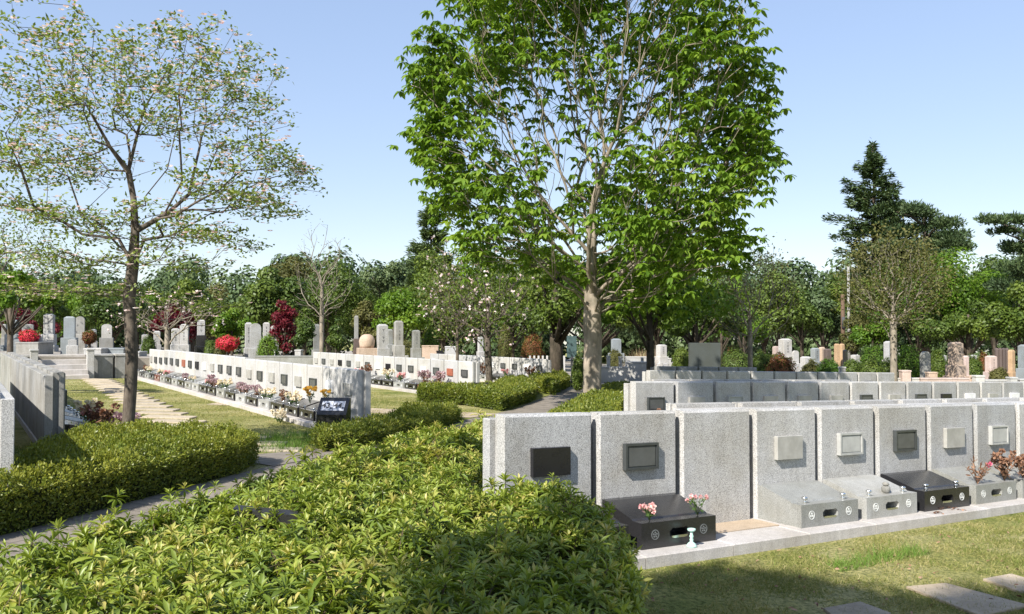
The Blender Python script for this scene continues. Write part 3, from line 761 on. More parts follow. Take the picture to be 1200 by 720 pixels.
def rosettes(O, A, n_leaf, Lf, Wf, tint, cloud, tmpl=LEAFL):
    """whorls of leaves round the axis A"""
    n = len(O); ref = np.tile([.3, .8, .1], (n, 1)); U = norm(np.cross(A, ref)); V = np.cross(A, U)
    ph = RNG.uniform(0, 6.28, n); sz = RNG.uniform(.62, 1.12, n); tint = tint+RNG.normal(0, .09, n)
    for k in range(n_leaf):
        fr = k/(n_leaf-1)
        e = np.radians(74 - 90*fr + RNG.normal(0, 9, n)); a = ph + k*2.4 + RNG.normal(0, .2, n)
        rad = U*np.cos(a)[:, None]+V*np.sin(a)[:, None]
        Yd = rad*np.cos(e)[:, None]+A*np.sin(e)[:, None]; Yd[:, 2] -= .22*fr
        Zd = A*np.cos(e)[:, None]-rad*np.sin(e)[:, None]
        ln = Lf*sz*(.55+.5*min(1, fr*1.8))*RNG.uniform(.8, 1.2, n)
        off = A*((.012-.03*fr))
        tn = tint + .20*(1-fr) - .16*fr + RNG.normal(0, .07, n)
        tn = np.where(RNG.random(n) < .015, 1.2, tn)
        cloud.add(tmpl, O+off, Yd, Zd, ln, Wf*ln/Lf, tn)
fgpoly = [(-2.9,2.2),(-2.82,3.9),(-2.6,5.2),(-2.35,6.1),(-2.14,7.0),(-1.88,8.4),(-1.46,9.7),(-.92,11.0),(-.38,12.0),(.05,12.1),(-.1,10.0),(-.42,7.9),(-.46,7.15),(-.1,6.45),(.25,6.22),(.56,6.1),(.70,5.6),(.66,5.0),(.53,4.1),(.45,3.0),(.40,2.2)]
H = empty('azalea_hedge', (0,0,0), 0, 'large sprawling hedge of glossy whorled leaves filling the foreground', 'hedge')
Pp, Nn, hz_ = hedge_surface(fgpoly, .60, 420, .22, .075, 2.3)
boost = np.exp(-((Pp[:,0]-.35)**2+(Pp[:,1]-5.9)**2)/.25)*.12*(hz_ > .9); Pp[:, 2] += boost
dist = np.hypot(Pp[:,0], Pp[:,1])
near = dist < 7.5
Pp[:,2] += np.where(hz_ > .9, 1, hz_)*(.04*np.exp(-((Pp[:,0]+.5)/.9)**2)-.09*np.clip((-Pp[:,0]-1.5)/1.1, 0, 1)*(Pp[:,1] < 8))
Ax = norm(Nn + [0,0,.45] + RNG.normal(0, .38, Pp.shape))
Pp = Pp + Nn*(RNG.normal(0, .04, (len(Pp),1)))
# a few taller shoots
gapm = nz(Pp[:,0], Pp[:,1], 6., 9.) > RNG.uniform(-.6, .0, len(Pp)); gapm |= hz_ < .9
Pp, Ax, hz_, near, Nn = Pp[gapm], Ax[gapm], hz_[gapm], near[gapm], Nn[gapm]
tall = RNG.random(len(Pp)) < .03; Pp[tall, 2] += RNG.uniform(.04, .17, tall.sum())*(hz_[tall] > .9)
c = Cloud()
rosettes(Pp[near], Ax[near], 13, .088, .0215, np.clip(.60+RNG.normal(0,.08,near.sum()),0,1), c)
f_ = ~near; keep = RNG.random(f_.sum()) < .8
rosettes(Pp[f_][keep], Ax[f_][keep], 11, .105, .028, np.clip(.64+RNG.normal(0,.08,keep.sum()),0,1), c, LEAF6)
c.build('foliage', L['rhodo'], H, smooth=False)
c = Cloud(); k = RNG.random(len(Pp)) < .55     # twigs under the whorls
O = Pp[k]; D = -Ax[k]; D[:, :2] += RNG.normal(0, .3, (k.sum(), 2)); c.add(BLADE, O-D*0.0, D, rdir(k.sum()), .22, .008, .3); c.add(BLADE, O, D, rdir(k.sum()), .22, .008, .5)
c.build('twigs', B['twig'], H)
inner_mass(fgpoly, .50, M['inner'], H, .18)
# the few open blossoms on it
for i, (px, py, n_) in enumerate(((484,524,5),(434,558,6),(568,580,9),(583,572,6),(575,632,2))):
    p = P(px, py, .66); cl = Cloud()
    for q in range(n_):
        cc = np.array(p)+RNG.normal(0, [.035,.035,.012], 3); m_ = 6; a = np.arange(m_)*6.28/m_
        D = np.stack([np.cos(a), np.sin(a), .5+0*a], 1); cl.add(LEAF6, np.tile(cc, (m_,1)), D, np.tile([0,0,1.], (m_,1)), .035, .026, RNG.uniform(.2,1,m_))
    cl.build('blossoms', L['bract'], H)

# other clipped hedges ------------------------------------------------------
def hedge(poly, h, label, dens, lsz, mat='box', tint=.5, cat='hedge', name='clipped_hedge', bumpa=.06, bs=3.4, layers=3):
    r = empty(name, (0,0,0), 0, label, cat, 'low clipped hedges along the path')
    Pq, Nq, hh = hedge_surface(poly, h, dens, .14, bumpa, bs)
    c = Cloud(); n = len(Pq)
    for q in range(layers):
        O = Pq - Nq*RNG.uniform(-.02, .06, (n,1)) + RNG.normal(0, .02, (n,3))
        D = norm(Nq+RNG.normal(0, .8, (n,3))+[0,0,.3])
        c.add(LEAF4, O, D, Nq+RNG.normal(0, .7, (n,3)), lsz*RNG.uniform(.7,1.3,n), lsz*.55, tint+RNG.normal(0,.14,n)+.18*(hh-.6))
    k = RNG.random(n) < .05
    c.add(LEAF4, Pq[k], norm(Nq[k]+RNG.normal(0,.3,(k.sum(),3))), rdir(k.sum()), lsz*2.2, lsz*.5, tint+.25)
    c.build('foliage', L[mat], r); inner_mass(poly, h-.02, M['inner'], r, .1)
    return r
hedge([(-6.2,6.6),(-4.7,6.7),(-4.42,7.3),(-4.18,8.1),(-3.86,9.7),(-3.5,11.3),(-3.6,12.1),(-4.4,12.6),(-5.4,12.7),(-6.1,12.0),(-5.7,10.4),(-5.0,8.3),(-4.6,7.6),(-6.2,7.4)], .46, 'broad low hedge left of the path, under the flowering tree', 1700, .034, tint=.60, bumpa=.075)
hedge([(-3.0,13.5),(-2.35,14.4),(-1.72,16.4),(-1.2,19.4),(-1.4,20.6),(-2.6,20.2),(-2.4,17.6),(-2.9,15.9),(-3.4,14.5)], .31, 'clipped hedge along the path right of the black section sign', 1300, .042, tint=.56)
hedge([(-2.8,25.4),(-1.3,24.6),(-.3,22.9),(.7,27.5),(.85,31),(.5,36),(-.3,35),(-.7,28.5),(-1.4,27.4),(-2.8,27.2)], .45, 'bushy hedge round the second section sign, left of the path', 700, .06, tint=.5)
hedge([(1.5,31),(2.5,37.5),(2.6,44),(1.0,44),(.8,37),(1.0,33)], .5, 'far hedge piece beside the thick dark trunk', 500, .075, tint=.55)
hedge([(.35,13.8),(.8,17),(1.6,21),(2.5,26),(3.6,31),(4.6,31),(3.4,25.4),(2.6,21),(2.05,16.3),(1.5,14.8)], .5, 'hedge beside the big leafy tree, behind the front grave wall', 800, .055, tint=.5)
hedge([(-19.5,33.0),(-15.0,35.6),(-15.4,36.6),(-19.9,34)], .35, 'brownish low shrub strip at the foot of the far stone terrace', 500, .07, 'olive', tint=.5)

# grass ---------------------------------------------------------------------
def blades(name, label, poly, n, ln, wd, mat='grass', lean=.6, tint=.45, clump=None, kind='stuff'):
    xs_ = [p[0] for p in poly]; ys_ = [p[1] for p in poly]
    X = RNG.uniform(min(xs_), max(xs_), n); Y = RNG.uniform(min(ys_), max(ys_), n); k = inpoly(X, Y, poly); X, Y = X[k], Y[k]
    if clump:
        nn = nz(X, Y, clump, 2.); k = nn > RNG.uniform(-.45, .35, len(X)); X, Y = X[k], Y[k]
    m_ = len(X); D = RNG.normal(0, lean, (m_,3)); D[:,2] = 1
    c = Cloud().add(BLADE, np.stack([X, Y, g(X,Y)-.003], 1), D, rdir(m_), ln*RNG.uniform(.5,1.3,m_), wd, tint+RNG.normal(0,.16,m_))
    return put(c.build(name, L[mat]), label, 'grass', kind=kind)
blades('lawn_grass', 'short dry and green lawn in front of the right grave wall', [(.7,3.6),(8,3.6),(9,11.2),(8.6,11.5),(.95,6.8),(.5,5.7)], 380000, .038, .0065, clump=2.2, lean=1.0, tint=.55)
blades('lawn_grass', 'mown lawn with the stepping stones between the left walls', [(-5.9,13.2),(-3.4,15),(-3.9,16.9),(-15.4,34.5),(-18,33),(-6.6,13)], 160000, .04, .012, clump=1.4, lean=1.0, tint=.6)
blades('tall_grass', 'taller grass at the entry of the left lawn', [(-5.2,13.0),(-3.3,13.4),(-2.9,14.8),(-3.5,15.9),(-4.1,16.0),(-5.3,14.2)], 6500, .16, .008, 'tuft', .35, .5, clump=1.8)
blades('tall_grass', 'unmown grass under the flowering tree behind the low hedge', [(-6.6,11.4),(-4.0,12.6),(-4.6,13.8),(-6.4,13.4),(-6.9,12.6)], 6000, .17, .008, 'tuft', .35, .5)
blades('tall_grass', 'shaded rough grass between the two walls at the left edge', [(-6.5,7.0),(-5.0,7.6),(-5.6,11.0),(-6.5,12.4),(-9.5,14),(-9,10)], 14000, .12, .008, 'tuft', .5, .3)
blades('kerb_weeds', 'green weeds growing along the front kerb', [(1.0,6.5),(8.4,11.2),(8.5,11.05),(1.1,6.35)], 9000, .07, .005, 'tuft', .6, .6, clump=1.2)
blades('kerb_weeds', 'denser tuft of weeds in the middle of the front kerb', [(2.6,7.2),(3.7,7.95),(3.8,7.75),(2.7,7.0)], 2600, .10, .006, 'tuft', .7, .75)
blades('lawn_grass', 'lawn patch behind the middle wall', [(-7,19),(-2.8,19.6),(-1.2,20.6),(-1.0,23),(-2.6,25.8),(-6.5,33),(-9,30)], 50000, .045, .014, clump=1.2, lean=1., tint=.6)
nl_ = 420; X_ = RNG.uniform(.9, 6.5, nl_); Y_ = RNG.uniform(4.5, 10.5, nl_); k_ = inpoly(X_, Y_, [(.7,4.4),(8,4.4),(9,11.2),(8.6,11.5),(.95,6.8)]); X_, Y_ = X_[k_], Y_[k_]; a_ = rdir(len(X_))*[1,1,.15]
put(Cloud().add(LEAF6, np.stack([X_, Y_, g(X_, Y_)+.018], 1), a_, np.tile([0,0,1.],(len(X_),1))+RNG.normal(0,.4,(len(X_),3)), RNG.uniform(.02,.05,len(X_)), .018, RNG.uniform(0,1,len(X_))).build('fallen_leaves', L['dried']), 'dry leaves scattered over the right lawn', 'leaves', kind='stuff')
# fern-like tufts sticking out of the left hedge
for i, (px, py) in enumerate(((60,540),(95,575),(185,565),(45,590),(210,600),(30,575))):
    p = P(px, py, .35) if i != 4 else P(205, 588, .1)
    n = 26; D = rdir(n, .8); c = Cloud().add(BLADE, np.tile(np.array(p), (n,1))-[0,0,.05], D, rdir(n), RNG.uniform(.12,.26,n), .008, RNG.uniform(.3,.9,n))
    put(c.build('weed_tuft', L['tuft']), ['feathery weed tuft at the foot of the cut off left wall','pale weed tuft in the front face of the left hedge','grassy weed tuft in the middle of the left hedge','spiky weed at the left end of the low hedge','small dry weed at the path edge below the left hedge','feathery weed at the left picture edge in the hedge'][i], 'weed', 'weeds in the left hedge')

# ------------------------------------------------------------------- trees
def mst_tree(root, pts, bf=.5, up=0.0, stem=None):
    """minimal spanning tree with path-length penalty; returns nodes,parent"""
    nodes = [np.array(root, float)]; par = [-1]; plen = [0.0]
    if stem:
        for p in stem:
            p = np.array(p, float); plen.append(plen[-1]+np.linalg.norm(p-nodes[-1])); par.append(len(nodes)-1); nodes.append(p)
    base = nodes[-1]
    pts = pts[np.argsort(np.linalg.norm(pts-base, axis=1))]
    NA = np.zeros((len(nodes)+len(pts)*4, 3)); PL = np.zeros(len(NA)); n = len(nodes); NA[:n] = nodes; PL[:n] = plen
    s0 = n-1 if stem else 0
    s0 = max(0, len(nodes)-1-(int(len(stem)*.62) if stem else 0))
    for p in pts:
        d = np.linalg.norm(NA[s0:n]-p, axis=1); down = np.maximum(0, NA[s0:n,2]-p[2])*up
        c = d + bf*PL[s0:n] + down; j = s0+int(np.argmin(c)); L0 = np.linalg.norm(p-NA[j]); k = max(1, min(4, int(L0/.45)))
        a = NA[j].copy(); pr = par[j]
        dir0 = (a-NA[pr])/max(1e-6, np.linalg.norm(a-NA[pr])) if pr >= 0 else np.array([0,0,1.])
        for q in range(1, k+1):
            t = q/k; lin = a+(p-a)*t; bend = dir0*L0*.22*math.sin(math.pi*t)*(1-t)
            pos = lin+bend
            if q < k: pos = pos + RNG.normal(0, .02*L0/k, 3)
            NA[n] = pos; PL[n] = PL[j]+np.linalg.norm(pos-NA[j]); par.append(j); j = n; n += 1
            if n >= len(NA): break
        if n >= len(NA)-5: break
    return NA[:n], par
def branch_mesh(nodes, par, r_tip, r_root, p=2.3, sides=6, stem_r=None):
    n = len(nodes); ch = [[] for _ in range(n)]
    for i in range(1, n): ch[par[i]].append(i)
    R = np.zeros(n)
    for i in range(n-1, -1, -1):
        R[i] = (sum(R[c]**p for c in ch[i]))**(1/p) if ch[i] else 1.0
    s = math.log(r_root/r_tip)/math.log(max(R[0], 1.01)); R0_ = R[0]; R = r_tip+(r_root-r_tip)*np.clip((R-1)/(R0_-1), 0, 1)**1.3
    mb_v = []; mb_f = []
    stack = [0]; ref = np.array([.31, .9, .27])
    def ring(c, d, r, sd):
        d = d/max(1e-9, np.linalg.norm(d)); a = np.cross(d, ref); a /= np.linalg.norm(a)+1e-9; b_ = np.cross(d, a)
        t = np.arange(sd)*2*math.pi/sd
        base = len(mb_v); mb_v.extend((c+np.outer(np.cos(t), a)*r+np.outer(np.sin(t), b_)*r).tolist()); return base
    while stack:
        s0 = stack.pop(); chain = [s0] if par[s0] < 0 else [par[s0], s0]
        cur = s0
        while ch[cur]:
            cs = sorted(ch[cur], key=lambda q: -R[q]); nx = cs[0]
            for o_ in cs[1:]: stack.append(o_)
            chain.append(nx); cur = nx
        rr = [R[c_] for c_ in chain]
        if par[s0] >= 0: rr[0] = min(R[chain[0]], R[chain[1]]*1.25)
        sd = 10 if rr[0] > .08 else (6 if rr[0] > .02 else 4)
        prev = None
        for k, c_ in enumerate(chain):
            d = nodes[chain[min(k+1, len(chain)-1)]]-nodes[chain[max(k-1, 0)]]
            if np.linalg.norm(d) < 1e-6: d = np.array([0,0,1.])
            b_ = ring(nodes[c_], d, rr[k]*(.7 if k == len(chain)-1 else 1), sd)
            if prev is not None:
                for i in range(sd): mb_f.append((prev+i, prev+(i+1) % sd, b_+(i+1) % sd, b_+i))
            prev = b_
    tips = [i for i in range(n) if not ch[i]]
    return mb_v, mb_f, R, tips
def mesh_obj(name, v, f, mat, parent, smooth=True):
    me = bpy.data.meshes.new(name); me.from_pydata(v, [], f); me.polygons.foreach_set('use_smooth', [smooth]*len(f)); me.materials.append(mat)
    o = bpy.data.objects.new(name, me); COL.objects.link(o); o.parent = parent; return o
def envelope(n, fn, box):
    out = []
    while len(out) < n:
        p = RNG.uniform(box[0], box[1], (n*3, 3)); k = fn(p); out += list(p[k])
    return np.array(out[:n])

# -- flowering dogwood on the left (base near px 155,512)
def px_pts(lst, Y, jit, cen=None):
    """crown clumps given where the photo shows them, turned into real positions about depth Y"""
    out = []
    for px, py, rx, rz_, n in lst:
        q = RNG.normal(0, .5, (n, 3)); q = q/np.maximum(1, np.linalg.norm(q, axis=1, keepdims=True))
        cx_ = ray(px, 0)[0]*Y; cz = zat(py, Y)
        jt = jit*math.sqrt(max(.08, 1-((px-cen[0])/cen[1])**2)) if cen else jit
        out.append(np.stack([cx_+q[:,0]*rx*Y/1000, Y+RNG.uniform(-1, 1, n)*(jt), cz+q[:,2]*rz_*Y/1000], 1))
    return np.concatenate(out)
YA = 12.6; tb_ = at(153, YA); T = empty('flowering_tree', tb_, 0, 'slender flowering tree with pinkish white blossoms standing left of the path', 'tree')
lst = [(60,40,45,22,60),(100,20,40,20,40),(140,60,60,35,90),(50,85,50,25,60),(90,120,80,30,90),(20,120,40,25,40),(30,170,60,18,70),(190,75,50,40,70),(240,50,40,30,55),(285,45,25,22,30),(270,90,45,22,60),(295,110,22,14,25),(220,120,60,25,70),(160,120,60,40,70),(60,190,60,14,60),(10,185,40,14,40),(230,150,50,16,40),(90,170,70,25,60),(300,200,50,14,55),(335,185,20,8,20),(250,215,50,18,50),(280,235,45,18,55),(310,240,20,12,20),(200,250,60,22,60),(240,275,50,20,50),(265,285,25,15,20),(110,260,60,20,60),(60,250,50,20,45),(20,235,45,15,40),(150,285,70,20,50),(30,300,60,20,50),(90,310,60,18,50),(200,310,50,15,35),(60,345,50,15,35),(220,360,40,12,25),(120,345,50,14,30),(20,350,40,14,25)]
lst = [(a, b_*.93+20, c_*(1.1 if c_ < 55 else 1.), d*.62, int(n_*(.8 if c_ >= 60 else .95))) for a, b_, c_, d, n_ in lst]+[(320,190,26,7,25),(335,183,14,5,14),(325,236,16,7,12),(290,150,20,7,14),(0,200,50,9,30)]
pts = px_pts(lst, YA, 1.4)
x0, y0, z0 = tb_
stem = [(x0-.02,y0,z0+.5),(x0+.01,y0,z0+1.0),(x0+.02,y0,z0+1.45),(x0+.0,y0,z0+1.9),(x0-.03,y0,z0+2.3),(x0+.02,y0,z0+2.8),(x0+.05,y0,z0+3.3),(x0+.02,y0,z0+3.8),(x0-.06,y0,z0+4.2)]
nodes, par = mst_tree((x0,y0,z0-.1), pts, .36, .4, stem)
v, f, R, tips = branch_mesh(nodes, par, .0038, .088, 2.25)
v = (np.array(v)-np.array(tb_)).tolist(); mesh_obj('trunk', v, f, B['dog'], T)
def twig_leaves(nodes, par, tips, per, spread, L0, W, tint, tmpl, mat, parent, org, up=.1, drop=0., name='crown', both=True):
    src = np.array(tips); 
    if both:
        ex = np.array([i for i in range(len(nodes)) if par[i] >= 0 and R[i] < .012]); src = np.concatenate([src, ex]) if len(ex) else src
    P0 = nodes[src]; O = np.repeat(P0, per, 0)+RNG.normal(0, spread, (len(P0)*per, 3))*[1,1,.45]; n = len(O)
    D = RNG.normal(0, 1, (n,3)); D[:,2] = D[:,2]*.5+up-drop
    c = Cloud().add(tmpl, O-np.array(org), D, RNG.normal(0,.45,(n,3))+[0,0,1.], L0*RNG.uniform(.7,1.25,n), W, tint+RNG.normal(0,.2,n))
    return c.build(name, mat, parent), P0
cr_, P0 = twig_leaves(nodes, par, tips, 7, .085, .075, .040, .5, LEAF4, L['dogwood'], T, tb_, up=.35)
n = 1700; k = RNG.choice(len(P0), n); O = P0[k]+RNG.normal(0,.06,(n,3))+[0,0,.03]; c = Cloud()
for q in range(4):
    a = q*math.pi/2+RNG.normal(0,.2,n); D = np.stack([np.cos(a), np.sin(a), .25+0*a], 1); c.add(LEAF4, O-np.array(tb_), D, np.tile([0,0,1.],(n,1))+RNG.normal(0,.3,(n,3)), .052, .042, RNG.uniform(0,1,n))
c.build('blossoms', L['bract'], T)

# -- big broad-leaved tree (base px 693,470)
YB = 24.4; tb_ = at(694, YB); x0, y0, z0 = tb_
T = empty('broadleaf_tree', tb_, 0, 'big round-crowned tree with pale trunk and drooping bright green leaves behind the front wall', 'tree')
x_c = ray(692,0)[0]*YB
lst = [(560,50,40,40,90),(500,75,30,20,45),(490,100,25,22,45),(520,130,40,30,70),(500,165,30,30,50),(515,200,35,25,60),(530,235,40,20,50),(600,20,60,30,110),(660,5,70,30,120),(730,0,70,30,120),(800,20,60,35,110),(840,60,40,40,90),(870,110,35,40,80),(880,150,30,35,70),(890,185,22,25,45),(860,215,35,30,70),(820,160,50,50,90),(800,100,50,40,80),(760,70,50,40,70),(700,70,60,40,60),(640,90,60,50,60),(590,110,50,50,60),(600,190,60,40,70),(560,190,50,40,50),(750,130,60,50,60),(690,110,40,30,35),(720,170,50,40,60),(780,210,60,50,110),(830,270,45,35,90),(790,290,60,40,120),(740,260,60,40,110),(720,320,60,30,90),(770,340,60,25,80),(640,250,60,30,60),(590,260,50,35,70),(560,290,40,25,40),(620,310,50,25,50),(850,300,25,25,40),(700,220,40,30,40),(660,-60,120,50,120),(740,-80,100,50,110),(600,-20,50,30,50),(820,-30,50,40,60),(670,150,50,40,40)]
pts = px_pts(lst, YB, 4.2, (692, 215))
pts[:,0] = x_c+(pts[:,0]-x_c)*.93
dpt = (pts[:,1]-YB)/4.2; zc = zat(150, YB)
# rounder in depth: pull deep points towards the crown's middle height
k = np.abs(dpt) > .5; pts[k,2] += (zc-pts[k,2])*(np.abs(dpt[k])-.5)*.5
stem = [(x0+.0,y0,z0+.6),(x0+.0,y0,z0+1.2),(x0+.02,y0,z0+1.9),(x0+.0,y0,z0+2.6),(x0+.0,y0,z0+3.1),(x0-.05,y0,z0+3.7),(x0,y0,z0+4.4),(x0+.03,y0,z0+5.2)]
nodes, par = mst_tree((x0,y0,z0-.1), pts, .62, 1.2, stem)
v, f, R, tips = branch_mesh(nodes, par, .008, .265, 2.15)
v = np.array(v)-np.array(tb_)
fl_ = v[:,2] < .5; sc = 1+.35*np.clip(.5-v[:,2],0,.6); v[:,0] *= np.where(fl_, sc, 1); v[:,1] *= np.where(fl_, sc, 1)
mesh_obj('trunk', v.tolist(), f, B['chest'], T)
src = nodes[np.array(tips)]; src = np.repeat(src, 5, 0)+RNG.normal(0, .22, (len(tips)*5, 3)); c = Cloud()
zc2 = zat(150, YB); er = np.hypot((src[:,0]-x_c)/(.215*YB), (src[:,2]-zc2)/(.19*YB)); lowr = (src[:,0] > x_c)&(src[:,2] < zat(195, YB))
src = src[(RNG.random(len(src)) < np.clip((er-.12)*1.6, .28, 1))|lowr]
for q in range(7):
    n = len(src); a = q*2*math.pi/7+RNG.uniform(-.4,.4,n); dr = RNG.uniform(-.95,-.1,n)
    D = np.stack([np.cos(a), np.sin(a), dr], 1); c.add(LEAF6, src-np.array(tb_), D, np.tile([0,0,1.],(n,1))+RNG.normal(0,.25,(n,3)), RNG.uniform(.17,.30,n), RNG.uniform(.08,.125,n), .5+RNG.normal(0,.17,n))
c.build('crown', L['chestnut'], T)

# -- generic clump trees
def clump_tree(name, label, px, Y, y_top, y_bot, wpx, leaf, barkm, nl=9000, ls=.22, ncl=14, trunk=None, tint=.5, cat='tree', group=None, shape='round', depth=None, base_h=None, seed=None, sheen=0., gap=.8):
    b0 = at(px, Y); r = empty(name, b0, 0, label, cat, group)
    zt, zb = zat(y_top, Y)-b0.z, zat(y_bot, Y)-b0.z; hw = wpx/2*Y/1000; dp = depth or hw
    H_ = zt-zb; C_ = []
    for i in range(ncl):
        for _ in range(20):
            q = RNG.uniform(-1, 1, 3)
            if np.linalg.norm(q) < 1: break
        if shape == 'cone': q[2] = RNG.uniform(-1,1); wf = (1-(q[2]+1)/2)**.8*.85+.1
        elif shape == 'flat': q[2] *= .6; wf = 1
        elif shape == 'dome': q[2] = abs(q[2])*2-1; wf = math.sqrt(max(.05, 1-((q[2]+1)/2)**2))
        elif shape == 'column': wf = 1
        else: wf = 1
        rr = min(hw, H_/2)*RNG.uniform(.28, .52) if shape != 'column' else hw*.7
        cx_ = q[0]*(hw-rr*.6)*wf; cy_ = q[1]*(dp-rr*.6)*wf; cz = (zb+zt)/2+q[2]*(H_/2-rr*.75)
        C_.append((cx_, cy_, cz, rr))
    # make sure the top and both sides are reached
    rr = min(hw, H_/2)*.38; C_ += [(RNG.uniform(-.2,.2)*hw, 0, zt-rr*.8, rr)]
    if shape not in ('cone',): C_ += [(-hw+rr*.9, 0, (zb+zt)/2-RNG.uniform(0,.2)*H_, rr), (hw-rr*.9, 0, (zb+zt)/2-RNG.uniform(0,.25)*H_, rr)]
    tot = sum(c_[3]**2 for c_ in C_); c = Cloud()
    for (cx_, cy_, cz, rr) in C_:
        n = max(20, int(nl*rr*rr/tot)); d = rdir(n, .15); ra = rr*RNG.uniform(.45, 1.08, n)**.6
        O = np.array([cx_, cy_, cz])+d*ra[:,None]*[1,1,.75]
        N_ = norm(d+RNG.normal(0,.5,(n,3))+[0,0,.35]); D = np.cross(N_, rdir(n))
        c.add(LEAF4, O, D, N_, ls*RNG.uniform(.6,1.3,n), ls*.62, tint+RNG.uniform(-.14,.14)+RNG.normal(0,.12,n))
    c.build('crown', L[leaf], r)
    tr = trunk or max(.08, hw*.06); mb = MB()
    zc_ = (zb+zt)/2
    mb.tube([(0,0,-.1),(0,0,max(.3,zb*.6)),(RNG.uniform(-.1,.1)*hw*.3,0,zb+H_*.3),(0,0,zb+H_*.7)], [tr*1.15,tr,tr*.75,tr*.3], 8)
    for (cx_, cy_, cz, rr) in C_[:10]:
        s_ = max(.3, zb*.7)+RNG.uniform(0,.35)*H_*.5; mb.tube([(0,0,s_),(cx_*.5,cy_*.5,(s_+cz)/2-.05),(cx_,cy_,cz)], [tr*.5,tr*.3,tr*.1], 5)
    mb.build('trunk', B[barkm], r); return r
def bare_tree(name, label, px, Y, y_top, y_fork, wpx, leaf, barkm, npts=220, tr=.12, per=2, ls=.06, tint=.5, group=None, y_base=None, up=1.2, jit=None, lean=0, tip=.009, bf=.55, flowers=None, center=.5):
    b0 = at(px, Y); r = empty(name, b0, 0, label, 'tree', group); zt = zat(y_top, Y); zf = zat(y_fork, Y); hw = wpx/2*Y/1000
    def fn(p):
        q = (p[:,2]-zf)/(zt-zf); wd = hw*np.clip(np.sin(np.clip(q*.93+.12,0,1)*math.pi)**.6, .1, 1); return np.hypot(p[:,0]-b0.x-lean*q, p[:,1]-b0.y) < wd
    pts = envelope(npts, fn, ((b0.x-hw-abs(lean),b0.y-hw,zf),(b0.x+hw+abs(lean),b0.y+hw,zt)))
    st = [(b0.x+lean*.1*t, b0.y, b0.z+(zf-b0.z)*t) for t in (.33,.66,1.0)] + [(b0.x+lean*.3*q, b0.y, zf+(zt-zf)*q) for q in (.15,.3)]
    nd_, par_ = mst_tree((b0.x,b0.y,b0.z-.1), pts, bf, up, st)
    global R
    v, f, R, tips_ = branch_mesh(nd_, par_, tip, tr, 2.2)
    mesh_obj('trunk', (np.array(v)-np.array(b0)).tolist(), f, B[barkm], r)
    if per:
        src = nd_[np.array(tips_)]; n = len(src)*per; O = np.repeat(src, per, 0)+RNG.normal(0, ls*2.2, (n,3)); c = Cloud().add(LEAF4, O-np.array(b0), rdir(n), rdir(n,.8), ls*RNG.uniform(.7,1.3,n), ls*.6, tint+RNG.normal(0,.2,n)); c.build('crown', L[leaf], r)
        if flowers:
            k = RNG.choice(n, flowers); c = Cloud()
            for q in range(3): c.add(LEAF4, O[k]-np.array(b0), rdir(flowers), rdir(flowers,1.), ls*1.0, ls*.8, RNG.uniform(0,1,flowers))
            c.build('blossoms', L['bract'], r)
    return r
def conifer(name, label, px, Y, y_top, y_bot, wpx, leaf='pine', tr=.3, layers=15, seed=1, lop=0., group=None, nper=9, ls=.3, full=1.0):
    b0 = at(px, Y); r = empty(name, b0, 0, label, 'tree', group); zt, zb = zat(y_top,Y)-b0.z, zat(y_bot,Y)-b0.z; hw = wpx/2*Y/1000
    mb = MB(); mb.tube([(0,0,-.1),(0,0,zb),(0,0,(zb+zt)/2),(0,0,zt-.2)], [tr,tr*.8,tr*.5,.04], 8); c = Cloud()
    for i in range(layers):
        q = i/(layers-1); z = zb+(zt-zb)*q; wd = hw*((1-q)**.75*.95+.05)*RNG.uniform(.65,1.25)
        for k in range(nper):
            a = 6.28*k/nper+RNG.uniform(-.4,.4); ln = wd*RNG.uniform(.3,1.25); z = zb+(zt-zb)*q+RNG.uniform(-.5,.5)*(zt-zb)/layers*2; dz = RNG.uniform(-.05,.28)*ln
            tip_ = np.array([math.cos(a)*ln+lop*q, math.sin(a)*ln, z+dz]); mb.tube([(0,0,z-.1),tuple(tip_*[.5,.5,1]-[0,0,.02]),tuple(tip_)], [.05,.035,.012], 4)
            n = int(full*(26+ln*34)); t = RNG.uniform(.2,1,n)**.8; side = RNG.normal(0,.16,n)*ln*(1.1-t*.6); O = np.outer(t, tip_-[0,0,z])+[0,0,z-.1]
            O += np.stack([-math.sin(a)*side, math.cos(a)*side, RNG.normal(.05,.17,n)-.04*np.abs(side)], 1)
            D = np.stack([math.cos(a)+RNG.normal(0,.6,n), math.sin(a)+RNG.normal(0,.6,n), RNG.normal(.2,.3,n)], 1)
            c.add(LEAF4, O, D, RNG.normal(0,.5,(n,3))+[0,0,1.], ls*RNG.uniform(.6,1.3,n), ls*.3, .5+RNG.normal(0,.2,n))
    c.build('crown', L[leaf], r); mb.build('trunk', B['dark'], r); return r
